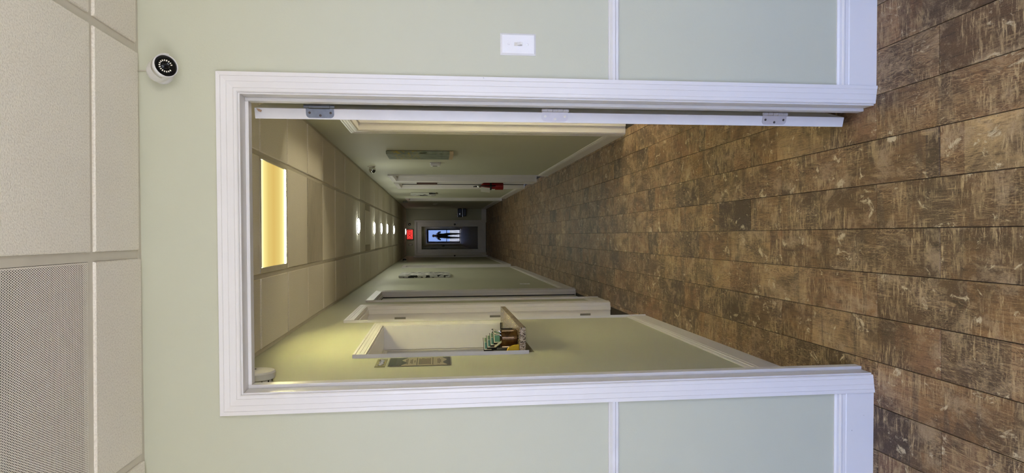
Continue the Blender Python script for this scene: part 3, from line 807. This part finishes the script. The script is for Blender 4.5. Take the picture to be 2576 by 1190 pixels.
# ------------------------------------------------------------------ entrance behind the camera: glass door, added side windows, pavement
e = thing('door_10', 'glass entrance door behind the camera, mirrored in the far door', 'door', (0, RY0, 0), PI, 'structure')
x0, x1, z = ENT
mb = MB()
for q in ((x0+.003, x0+.10, .01, z-.004), (x1-.10, x1-.003, .01, z-.004), (x0+.10, x1-.10, .01, .06), (x0+.10, x1-.10, z-.12, z-.004), (x0+.10, x1-.10, .82, .86)): mb.box(q[0], q[1], .03, .075, q[2], q[3])
mb.build('door_frame', M['matte'], e)
MB().box(x0+.10, x1-.10, .05, .056, .06, z-.12).build('pane', glass('entrance_glass', (.96, .98, .98), 1.0), e)
t = trim(22, 'white jamb of the glass entrance door behind the camera', dict(loc=(0, RY0, 0), rz=PI)); jambs(t, *ENT, depth=T); casing(t, *ENT)
for n_, (a, b) in ((2, (-ADDED_WIN[1], -ADDED_WIN[0])), (3, (ADDED_WIN[0], ADDED_WIN[1]))):
    wd = thing('window_%d' % n_, 'tall lobby window %s of the entrance door, behind the camera' % ('right' if n_ == 2 else 'left'), 'window', (0, RY0, 0), PI, 'structure')
    c, d_ = ADDED_WIN[2], ADDED_WIN[3]; mb = MB()
    for q in ((a, a+.05, c, d_), (b-.05, b, c, d_), (a+.05, b-.05, c, c+.05), (a+.05, b-.05, d_-.05, d_)): mb.box(q[0], q[1], .03, .08, q[2], q[3])
    mb.build('window_frame', M['white'], wd); MB().box(a+.05, b-.05, .05, .056, c+.05, d_-.05).build('pane', bpy.data.materials['entrance_glass'], wd)
mb = MB(); mb.box(-14, 14, -40, RY0-.16, -.20, -.14)
tag(mb.build('ground', M['ground']), 'pale concrete forecourt outside the entrance', 'ground', 'structure')

# ------------------------------------------------------------------ things on the front wall
def fwp(x, y=0, z=0): return (x*ca-y*sa, D+x*sa+y*ca, z)
sw = thing('light_switch', 'white single toggle light switch plate right of the near doorway', 'switch', fwp(.6045, 0, 1.216), AL)
mb = MB(); bm = mb.bm; a, b, c, d_ = .0345, .0565, .0285, .0505
q = ((-1, -1), (1, -1), (1, 1), (-1, 1))
r0 = [bm.verts.new((sx*a, 0, sz*b)) for sx, sz in q]; r1 = [bm.verts.new((sx*a, -.002, sz*b)) for sx, sz in q]; r2_ = [bm.verts.new((sx*c, -.006, sz*d_)) for sx, sz in q]
for A, B in ((r0, r1), (r1, r2_)):
    for i in range(4): bm.faces.new((A[i], A[(i+1) % 4], B[(i+1) % 4], B[i]))
bm.faces.new(r2_); mb.build('wall_plate', M['white'], sw)
mb = MB(); mb.box(-.0052, .0052, -.0072, -.0055, -.0125, .0125); mb.build('toggle_slot', M['offwhite'], sw)
mb = MB(); mb.prism([(-.006, -.009), (-.0165, -.0125), (-.0175, -.006), (-.006, .004)], -.0042, .0042, 'x'); mb.build('toggle', M['white'], sw)
for z in (.030, -.030):
    mb = MB(); mb.lathe([(.0036, -.006), (.0034, -.0072), (0, -.0078)], 14, (0, 0, z), 'y'); mb.build('screw', M['white'], sw)
# bullet camera
cm = thing('security_camera', 'white turret security camera with black lens face above the near doorway', 'camera', fwp(.491, 0, 2.282), AL)
cm.scale = (.9, .9, .9)
mb = MB(); mb.lathe([(.034, 0), (.034, -.012), (.028, -.020), (.018, -.026), (0, -.027)], 28, (-.004, 0, .0), 'y'); mb.build('mount', M['white'], cm)
ax = Vector((.10, -.72, -.62)).normalized()
rotm = Vector((0, 0, 1)).rotation_difference(ax).to_matrix()
hc = Vector((-.004, -.024, .012))
mb = MB(); mb.lathe([(0, -.004), (.026, -.002), (.034, .006), (.0365, .020), (.0365, .082), (.0345, .082), (.0345, .076)], 36, hc, 'z', mat=rotm); mb.build('housing', M['white'], cm)
mb = MB(); mb.lathe([(.0345, .077), (.028, .0775), (.0275, .079), (.0265, .0775), (0, .0775)], 36, hc, 'z', mat=rotm); mb.build('face', M['black'], cm)
mb = MB(); mb.lathe([(.0125, .0775), (.0125, .081), (.0105, .082), (.008, .0805), (0, .083)], 24, hc, 'z', mat=rotm); mb.build('lens', M['lens'], cm)
# visor: a half shell on the upper side
mb = MB(); bm = mb.bm; side = rotm @ Vector((1, 0, 0)); upv = rotm @ Vector((0, 1, 0))
if upv.z < 0: upv = -upv
A, B, A2, B2 = [], [], [], []
for i in range(17):
    a_ = PI*(i/16); d3 = side*math.cos(a_)+upv*math.sin(a_)
    for L_, r_, h_ in ((A, .0367, .060), (B, .0367, .089), (A2, .0382, .060), (B2, .0382, .089)): L_.append(bm.verts.new(hc+d3*r_+ax*h_))
for i in range(16):
    for P_, Q_ in ((A, B), (A2, B2), (A, A2), (B, B2)):
        f = bm.faces.new((P_[i], P_[i+1], Q_[i+1], Q_[i])); f.smooth = True
mb.build('visor', M['white'], cm)
mb = MB()
for i in range(18):
    if i in (13, 14): continue
    a_ = 2*PI*i/18; d3 = side*math.cos(a_)+upv*math.sin(a_); tg = -side*math.sin(a_)+upv*math.cos(a_)
    c0 = hc+d3*.0185+ax*.0779
    for s_ in (0,):
        vs = [c0+d3*x_+tg*y_+ax*z_ for x_, y_, z_ in ((-.0024, -.0016, 0), (.0024, -.0016, 0), (.0024, .0016, 0), (-.0024, .0016, 0))]
        vt = [v+ax*.0012 for v in vs]
        V = [mb.bm.verts.new(v) for v in vs+vt]
        mb.bm.faces.new(V[4:8])
        for k in range(4): mb.bm.faces.new((V[k], V[(k+1) % 4], V[4+(k+1) % 4], V[4+k]))
o = mb.build('led_ring', M['led'], cm); o['kind'] = 'stuff'
mb = MB(); mb.tube([(.004, -.006, .030), (.005, -.006, .048), (.004, -.004, .082)], .0024); mb.build('cable', M['offwhite'], cm)

# ------------------------------------------------------------------ left corridor wall
def lw(y, z, x=0): return (XL+x, y, z)
sm = thing('smoke_detector', 'round white smoke detector high on the left wall just inside the doorway', 'detector', lw(2.72, 2.193), PI/2)
mb = MB(); mb.lathe([(.055, 0), (.055, -.012), (.050, -.014)], 36, (0, 0, 0), 'y'); mb.build('base', M['white'], sm)
mb = MB(); mb.lathe([(.050, -.0145), (.066, -.017), (.068, -.040), (.064, -.047), (.050, -.050), (0, -.051)], 36, (0, 0, 0), 'y'); mb.build('body', M['white'], sm)
mb = MB(); mb.lathe([(.008, -.0508), (.008, -.0525), (0, -.053)], 12, (.012, 0, .016), 'y'); mb.build('test_button', M['screw'], sm)
mb = MB()
for k in range(12):
    a_ = 2*PI*k/12; mb.box(-.0025, .0025, -.0125, -.0035, .0545, .0562); 
    vs = mb.bm.verts[-8:] if False else None
bm_ = mb.bm; bm_.verts.ensure_lookup_table()
for k in range(12):
    rot = Matrix.Rotation(2*PI*k/12, 3, 'Y')
    for v in bm_.verts[k*8:(k+1)*8]: v.co = rot @ v.co
o = mb.build('vent_slots', M['matte'], sm); o['kind'] = 'stuff'
# acrylic notice
nt = thing('wall_notice', 'printed notice in a clear acrylic holder beside the reception window', 'notice', lw(3.046, 1.41), PI/2)
hw = .098; NH = .290
MB().box(-hw, hw, -.003, -.001, 0, NH).build('back_sheet', M['acrylic'], nt)
MB().box(-hw+.004, hw-.004, -.0042, -.0032, .004, NH-.004).build('paper', M['paper'], nt)
MB().box(-hw, hw, -.0085, -.0065, 0, NH).build('front_sheet', M['acrylic'], nt)
def scallop(z_edge, z_far, n=40, amp=.012):
    pts = []
    for i in range(n+1):
        u = i/n; pts.append((-hw+.004+u*(2*hw-.008), z_edge+amp*math.cos(u*2*PI*1.5)*(1 if z_far > z_edge else -1)))
    pts += [(hw-.004, z_far), (-hw+.004, z_far)]; return pts
mb = MB(); mb.prism(scallop(.215, NH-.005), -.0046, -.0043, 'y'); mb.build('header_band', M['navy'], nt)
mb = MB(); mb.prism(scallop(.030, .005, amp=.009), -.0046, -.0043, 'y'); mb.build('footer_band', M['slate'], nt)
mb = MB(); R_ = random.Random(3)
for z_, wd_ in ((.205, .10), (.199, .13), (.184, .08), (.178, .11), (.166, .05), (.060, .11), (.054, .12), (.048, .07)): mb.box(-wd_/2, wd_/2, -.0046, -.0043, z_, z_+.0035)
for k in range(9): mb.box(-.075, .075-R_.uniform(0, .02), -.0046, -.0043, .095+k*.0062, .095+k*.0062+.0038)
mb.build('text_lines', M['ink'], nt)['kind'] = 'stuff'
for z_ in (.156, .084): MB().box(-.085, .085, -.0046, -.0043, z_, z_+.003).build('ruled_line', M['darkink'], nt)
hp = thing('header_plate', 'small olive plate with white script above the acrylic notice', 'sign', lw(3.040, 1.708), PI/2)
MB().box(-.092, .092, -.003, -.001, 0, .046).build('plate', M['olive'], hp)
mb = MB(); pts = [(-.07+i*.0035, -.0045, .022+.010*math.sin(i*1.3)+.004*math.sin(i*.37)) for i in range(41)]; mb.tube(pts, .0016, 5); mb.build('script', M['white'], hp)
# canvas pictures
def canvas(label, loc, rz, w_, h_, d_, mat, group='canvas pictures on the corridor walls'):
    c = thing('canvas_picture', label, 'picture', loc, rz, None, group)
    MB().box(-w_/2, w_/2, -d_, -.004, -h_/2, h_/2, .002).build('canvas', M[mat], c)
    for q in ((-w_/2+.01, -w_/2+.03, -h_/2+.01, h_/2-.01), (w_/2-.03, w_/2-.01, -h_/2+.01, h_/2-.01)): MB().box(q[0], q[1], -.004, -.0, q[2], q[3]).build('stretcher_bar', M['frame_wood'], c)
canvas('black and white city canvas on the left corridor wall', lw(9.575, 1.64), PI/2, .85, .715, .036, 'art_city')
canvas('grey-green tree canvas with gold leaves, nearest on the right wall', (XR, 6.34, 1.622), -PI/2, .42, .625, .034, 'art_tree')
canvas('small black and white canvas on the right wall beyond the extinguisher', (XR, 12.25, 1.71), -PI/2, .48, .455, .036, 'art_abs')
ol = thing('wall_outlet', 'white outlet plate low on the left wall below the city canvas', 'outlet', lw(7.75, .424), PI/2)
MB().box(-.036, .036, -.006, 0, -.058, .058, .002).build('wall_plate', M['white'], ol)
for z_ in (.02, -.02):
    MB().box(-.016, .016, -.0085, -.006, z_-.014, z_+.014, .002).build('receptacle', M['offwhite'], ol)
# far dome camera on the left
def dome_cam(label, loc, rz, r=.045):
    c = thing('dome_camera', label, 'camera', loc, rz, None, 'small round cameras high on the walls')
    mb = MB(); mb.lathe([(r*1.15, 0), (r*1.15, -.014), (r*.95, -.022)], 24, (0, 0, 0), 'y'); mb.build('base', M['offwhite'], c)
    mb = MB(); mb.lathe([(r*math.cos(a_)+1e-9, -.024-r*1.0*math.sin(a_)) for a_ in [PI/2*i/8 for i in range(9)]], 24, (0, 0, 0), 'y', share=True); mb.build('eye', M['black'], c)
    mb = MB(); mb.lathe([(r*.35, -.024-r*.92), (r*.35, -.024-r*1.02), (0, -.024-r*1.06)], 16, (0, 0, 0), 'y'); mb.build('lens', M['chrome'], c)
    return c
dome_cam('small dark round camera high on the left wall near the corridor end', lw(15.2, 2.205), PI/2)
dome_cam('small dark round camera on the end wall right of the exit sign', (.335, YE, 2.245), 0, .036)

# ------------------------------------------------------------------ ledge still life
cup = thing('pen_cup', 'bronze glazed cup holding pens on the granite ledge', 'cup', (-.546, 3.425, LZ))
mb = MB(); mb.lathe([(0, 0), (.044, 0), (.049, .004), (.050, .020), (.0495, .082), (.048, .086), (.045, .084), (.045, .008), (0, .008)], 36); mb.build('cup_body', M['mug'], cup)
def stick(name, label, cat, a, b, r, mat, tip=None, group=None):
    mb = MB(); a, b = Vector(a), Vector(b); d_ = b-a
    o = thing(name, label, cat, a)
    mb.tube([(0, 0, 0), d_*.5, d_], r, 10); mb.build('barrel', M[mat], o)
    mb = MB(); mb.tube([d_*1.0005, d_*1.04], [r*.8, r*.45], 10); mb.build('end_cap', M[tip or mat], o)
stick('pen', 'cream pen leaning out of the bronze cup towards the wall', 'pen', (-.527, 3.435, LZ+.030), (-.583, 3.400, LZ+.119), .0050, 'cream')
stick('pen', 'left of the two shiny silver pens leaning forward in the bronze cup', 'pen', (-.556, 3.43, LZ+.012), (-.512, 3.425, LZ+.128), .0046, 'chrome', 'matte')
stick('pen', 'right of the two shiny silver pens leaning forward in the bronze cup', 'pen', (-.538, 3.44, LZ+.012), (-.497, 3.43, LZ+.128), .0046, 'chrome', 'matte')
stick('marker', 'thin black marker lying at the far end of the granite ledge', 'pen', (-.610, 4.235, LZ+.005), (-.570, 4.235, LZ+.005), .0045, 'matte')
hol = thing('card_holder', 'black four-tier business card holder on the granite ledge', 'card holder', (-.556, 3.60, LZ), math.radians(42))
TI = 4
for k in range(TI):
    zb = .0555+k*.0168; yb = k*.023
    mb = MB(); mb.box(-.049, .049, yb-.001, yb+.0205, 0, zb, .001); mb.box(-.0445, .0445, yb+.017, yb+.0205, zb-.002, zb+.0545); mb.box(-.049, .049, yb-.001, yb+.002, zb-.002, zb+.012); mb.build('tier', M['matte'], hol)
cards = []
for k in range(TI):
    zb = LZ+.0555+k*.0168; yb = k*.023
    lb = ['lowest teal card in the front tier of the black card holder', 'teal card in the second tier of the black card holder', 'teal card in the third tier of the black card holder', 'topmost teal card in the back tier of the black card holder'][k]
    R28 = Matrix.Rotation(math.radians(42), 3, 'Z'); off = R28 @ Vector((0, yb+.010, 0))
    c = thing('business_card', lb, 'card', (-.556+off.x, 3.60+off.y, zb+.001), math.radians(42), None, 'teal cards in the black holder')
    MB().box(-.039, .039, -.0035, .0035, 0, .051).build('card_stack', M['cardwhite'], c)
    MB().box(-.0355, .006, -.0042, -.0036, .003, .047).build('teal_print', M['tealcard'], c)
    MB().box(.0085, .0355, -.0042, -.0036, .003, .047).build('sage_print', M['sagecard'], c)
yp = thing('foam_wedge', 'yellow rounded wedge leaning between the bronze cup and the window casing', 'wedge', (-.580, 3.347, LZ))
mb = MB(); mb.prism([(-.018, 0), (.014, 0), (.013, .020), (.009, .036), (.002, .050), (-.006, .058), (-.018, .062)], -.008, .008, 'y'); mb.build('wedge_body', M['yellow'], yp)

# ------------------------------------------------------------------ right corridor wall
def rwp(y, z): return (XR, y, z)
tc_ = thing('turret_camera', 'silver ball camera high on the right wall past the tree canvas', 'camera', rwp(7.55, 2.205), -PI/2)
mb = MB(); mb.lathe([(.042, 0), (.042, -.008), (.030, -.016)], 28, (0, 0, 0), 'y'); mb.build('base', M['offwhite'], tc_)
mb = MB(); mb.lathe([(.038*math.sin(PI*i/12)+1e-9, -.040+.038*math.cos(PI*i/12)) for i in range(13)], 24, (0, 0, -.012), 'y', share=True); mb.build('ball', M['chrome'], tc_)
mb = MB(); mb.lathe([(.020, 0), (.020, .036), (.017, .040), (0, .037)], 20, (0, -.040, -.012), 'z', mat=Vector((0, 0, 1)).rotation_difference(Vector((.55, -.55, -.4)).normalized()).to_matrix()); mb.build('eye', M['black'], tc_)
th = thing('thermostat', 'white boxy thermostat on the right wall below the tree canvas', 'thermostat', rwp(7.15, 1.48), -PI/2)
MB().box(-.065, .065, -.009, 0, -.06, .06, .003).build('back_plate', M['white'], th)
MB().box(-.055, .055, -.036, -.009, -.05, .052, .004).build('cover', M['white'], th)
MB().box(-.035, .035, -.038, -.036, -.02, .030, .0008).build('display', M['frosted'], th)
th2 = thing('wall_switch', 'small white switch box on the right wall near the corridor end', 'switch', rwp(16.3, 1.50), -PI/2)
MB().box(-.05, .05, -.008, 0, -.058, .058, .002).build('wall_plate', M['white'], th2)
MB().box(-.03, .03, -.020, -.008, -.035, .035, .003).build('rocker', M['offwhite'], th2)
sb = thing('motion_sensor', 'small grey sensor box high on the right wall by the last doorway', 'sensor', rwp(14.9, 2.165), -PI/2)
MB().box(-.045, .045, -.045, 0, -.055, .055, .008, 2).build('housing', M['frosted'], sb)
MB().box(-.03, .03, -.049, -.045, -.045, .005, .002).build('sensor_lens', M['black'], sb)
sg = thing('room_sign', 'small dark wood framed sign between the two right doorways', 'sign', rwp(9.715, 1.605), -PI/2)
mb = MB()
for q in ((-.075, -.06, -.15, .15), (.06, .075, -.15, .15), (-.06, .06, -.15, -.133), (-.06, .06, .133, .15)): mb.box(q[0], q[1], -.034, 0, q[2], q[3], .002)
mb.build('sign_frame', M['frame_wood'], sg); MB().box(-.06, .06, -.026, -.002, -.133, .133).build('sign_face', M['tag'], sg)
fe = thing('fire_extinguisher', 'red fire extinguisher with white tag hung between two right doorways', 'fire extinguisher', (XR-.062, 9.68, .478), -PI/2)
mb = MB(); mb.lathe([(0, .0), (.048, .0), (.054, .006), (.054, .275), (.048, .300), (.030, .322), (.018, .330), (.018, .345)], 28); mb.build('cylinder', M['red'], fe)
mb = MB(); mb.lathe([(.020, .346), (.020, .372), (.012, .378), (.012, .392), (0, .393)], 16); mb.build('valve', M['chrome'], fe)
mb = MB(); mb.prism([(-.012, .378), (-.085, .400), (-.088, .410), (-.010, .394)], -.009, .009, 'y'); mb.build('handle', M['matte'], fe)
mb = MB(); mb.prism([(-.010, .398), (-.080, .430), (-.084, .440), (-.008, .410)], -.009, .009, 'y'); mb.build('lever', M['matte'], fe)
mb = MB(); mb.tube([(.018, 0, .360), (.050, 0, .365), (.070, 0, .330), (.068, 0, .24), (.062, 0, .12)], .0085, 10); mb.build('hose', M['matte'], fe)
mb = MB(); mb.lathe([(.0555, .175), (.0555, .200)], 28); mb.build('strap', M['matte'], fe)
mb = MB(); mb.box(-.03, .03, .0555, .0615, .14, .30); mb.build('wall_bracket', M['matte'], fe)
mb = MB(); bm = mb.bm
for i in range(8):
    a0, a1 = -PI/2-.62+i*.155, -PI/2-.62+(i+1)*.155
    f = bm.faces.new([bm.verts.new((.0549*math.cos(a_), .0549*math.sin(a_), z_)) for a_, z_ in ((a0, .125), (a1, .125), (a1, .20), (a0, .20))])
mb.build('label_sticker', M['tag'], fe)
mb = MB(); mb.box(-.0012, .0012, -.036, .036, -.130, 0); mb.build('inspection_tag', M['tag'], fe, (.062, -.050, .335), (math.radians(-6), 0, math.radians(8)), 'white inspection tag')
mb = MB(); mb.tube([(-.010, -.016, .370), (.030, -.040, .360), (.062, -.050, .333)], .0012, 5); mb.build('tag_string', M['tag'], fe)

# ------------------------------------------------------------------ end wall
ex = thing('exit_sign', 'red glowing EXIT sign above the far glass door', 'exit sign', (.045, YE, 2.235))
MB().box(-.155, .155, -.045, 0, -.100, .100, .006, 2).build('housing', M['frosted'], ex)
MB().box(-.135, .135, -.049, -.045, -.082, .082, .001).build('face', M['exit_red'], ex)
fc = bpy.data.curves.new('exit_text', 'FONT'); fc.body = 'EXIT'; fc.size = .15; fc.align_x = 'CENTER'; fc.align_y = 'CENTER'; fc.extrude = .001
fo = bpy.data.objects.new('exit_text', fc); COL.objects.link(fo)
dg = bpy.context.evaluated_depsgraph_get(); me = bpy.data.meshes.new_from_object(fo.evaluated_get(dg)); bpy.data.objects.remove(fo)
me.materials.clear(); me.materials.append(M['exit_letter'])
lo = bpy.data.objects.new('letters', me); COL.objects.link(lo); lo.parent = ex; lo.location = (0, -.0505, 0); lo.rotation_euler = (PI/2, 0, 0)
pl = thing('name_plate', 'small pale plate on the end wall left of the exit sign', 'plate', (-.255, YE, 2.22))
MB().box(-.028, .028, -.006, 0, -.055, .055, .001).build('plate', M['frosted'], pl)
MB().box(-.018, .018, -.0075, -.006, -.04, .04).build('plate_face', M['tag'], pl)
wf = thing('drinking_fountain', 'black wall drinking fountain with chrome bands at the right end of the corridor', 'fountain', (XR-.13, YE, .60))
mb = MB(); mb.box(-.10, .125, -.26, 0, .0, .10, .015, 2); mb.build('lower_case', M['black'], wf)
mb = MB(); mb.box(-.125, .125, -.32, 0, .125, .245, .02, 3); mb.build('basin', M['black'], wf)
MB().box(-.128, .128, -.323, 0, .103, .122, .004).build('chrome_band', M['chrome'], wf); MB().box(-.128, .128, -.323, 0, .246, .260, .004).build('chrome_band', M['chrome'], wf)
mb = MB(); mb.tube([(-.05, -.20, .26), (-.05, -.20, .30), (-.05, -.23, .318), (-.05, -.255, .308)], .011, 10); mb.build('bubbler', M['chrome'], wf)
mb = MB(); mb.lathe([(.022, 0), (.022, -.010), (0, -.012)], 16, (-.03, -.323, .19), 'y'); mb.build('push_button', M['chrome'], wf)

# ------------------------------------------------------------------ the photographer, mirrored in the far glass
def person():
    J = {}
    bm = bmesh.new(); lay = bm.verts.layers.skin.verify()
    def v(name, co, r): 
        x = bm.verts.new(co); x[lay].radius = (r, r) if not isinstance(r, tuple) else r; J[name] = x; return x
    def e(a, b): bm.edges.new((J[a], J[b]))
    Y = -.42
    v('pelvis', (0, Y, .93), (.15, .11)); v('waist', (0, Y, 1.08), (.135, .10)); v('chest', (0, Y-.01, 1.28), (.16, .11)); v('neck', (0, Y, 1.43), .06)
    v('head0', (0, Y+.01, 1.50), (.065, .075)); v('head1', (0, Y+.015, 1.58), (.075, .09)); v('head2', (0, Y+.01, 1.65), (.06, .07))
    for a, b in (('pelvis', 'waist'), ('waist', 'chest'), ('chest', 'neck'), ('neck', 'head0'), ('head0', 'head1'), ('head1', 'head2')): e(a, b)
    for s, n in ((-1, 'l'), (1, 'r')):
        v('hip'+n, (s*.095, Y, .86), .085); v('thigh'+n, (s*.105, Y+.01, .70), .078); v('knee'+n, (s*.110, Y+.02, .48), .058); v('calf'+n, (s*.113, Y, .34), .055); v('ank'+n, (s*.115, Y-.02, .09), .038); v('toe'+n, (s*.125, Y+.13, .035), (.04, .028))
        e('pelvis', 'hip'+n); e('hip'+n, 'thigh'+n); e('thigh'+n, 'knee'+n); e('knee'+n, 'calf'+n); e('calf'+n, 'ank'+n); e('ank'+n, 'toe'+n)
        v('sh'+n, (s*.185, Y, 1.36), .06); v('elb'+n, (s*.235, Y+.13, 1.20), .042); v('fore'+n, (s*.17, Y+.25, 1.33), .036); v('wri'+n, (s*.115, Y+.335, 1.435), .026); v('palm'+n, (s*.092, Y+.375, 1.470), (.022, .036))
        e('chest', 'sh'+n); e('sh'+n, 'elb'+n); e('elb'+n, 'fore'+n); e('fore'+n, 'wri'+n); e('wri'+n, 'palm'+n)
        for k in range(4):
            q = 'f%d%s' % (k, n)
            v(q+'a', (s*.087, Y+.395, 1.500-k*.019), .0085); v(q+'b', (s*(.080-.002*k), Y+.405+.002*(k % 2), 1.505-k*.021), .0075)
            e('palm'+n, q+'a'); e(q+'a', q+'b')
        v('th'+n+'a', (s*.078, Y+.385, 1.455), .010); v('th'+n+'b', (s*.058, Y+.392, 1.462), .008); e('palm'+n, 'th'+n+'a'); e('th'+n+'a', 'th'+n+'b')
    J['pelvis'][lay].use_root = True
    me0 = bpy.data.meshes.new('person'); bm.to_mesh(me0); bm.free()
    ob = bpy.data.objects.new('person_skin', me0); COL.objects.link(ob)
    ob.modifiers.new('s', 'SKIN'); sb_ = ob.modifiers.new('u', 'SUBSURF'); sb_.levels = 1; sb_.render_levels = 1
    dg = bpy.context.evaluated_depsgraph_get(); dg.update()
    me = bpy.data.meshes.new_from_object(ob.evaluated_get(dg)); bpy.data.objects.remove(ob)
    me.materials.clear(); me.materials.append(M['cloth']); me.materials.append(M['skin'])
    for f in me.polygons:
        f.use_smooth = True; c = f.center
        if c.z > 1.44 or (c.y > Y+.31 and c.z > 1.2): f.material_index = 1
    r = thing('person', 'person in dark clothes holding a phone, mirrored in the far door', 'person', (0, Y, 0))
    b = bpy.data.objects.new('body', me); COL.objects.link(b); b.parent = r; b.location = (0, -Y, 0)
    mb = MB(); mb.lathe([(.088*math.sin(PI*i/10)+1e-9, .085*math.cos(PI*i/10)) for i in range(7)], 20, (0, -.012, 1.625), share=True); mb.build('hair', M['matte'], r)
    mb = MB(); mb.lathe([(.016, -.004), (.012, .018), (0, .024)], 8, (0, .098, 1.565), 'y'); mb.build('nose', M['skin'], r)
    for s in (-1, 1): MB().lathe([(.010, 0), (.008, .006), (0, .009)], 10, (s*.032, .092, 1.595), 'y').build('eye', M['white'], r)
    mb = MB(); mb.box(-.022, .022, .086, .094, 1.522, 1.530, .002); mb.build('mouth', plain('lips', (140, 80, 72), .5), r)
    for s in (-1, 1): MB().lathe([(.026, -.004), (.024, .006), (0, .010)], 12, (s*.083, .012, 1.58), 'x').build('ear', M['skin'], r)
person()
ph = thing('phone', 'dark phone held at the camera position', 'phone', (0, -.013, 1.48))
MB().box(-.037, .037, -.004, .004, -.078, .078, .004, 2).build('case', M['matte'], ph)
MB().box(-.034, .034, -.0055, -.0041, -.074, .074).build('screen', M['lens'], ph)
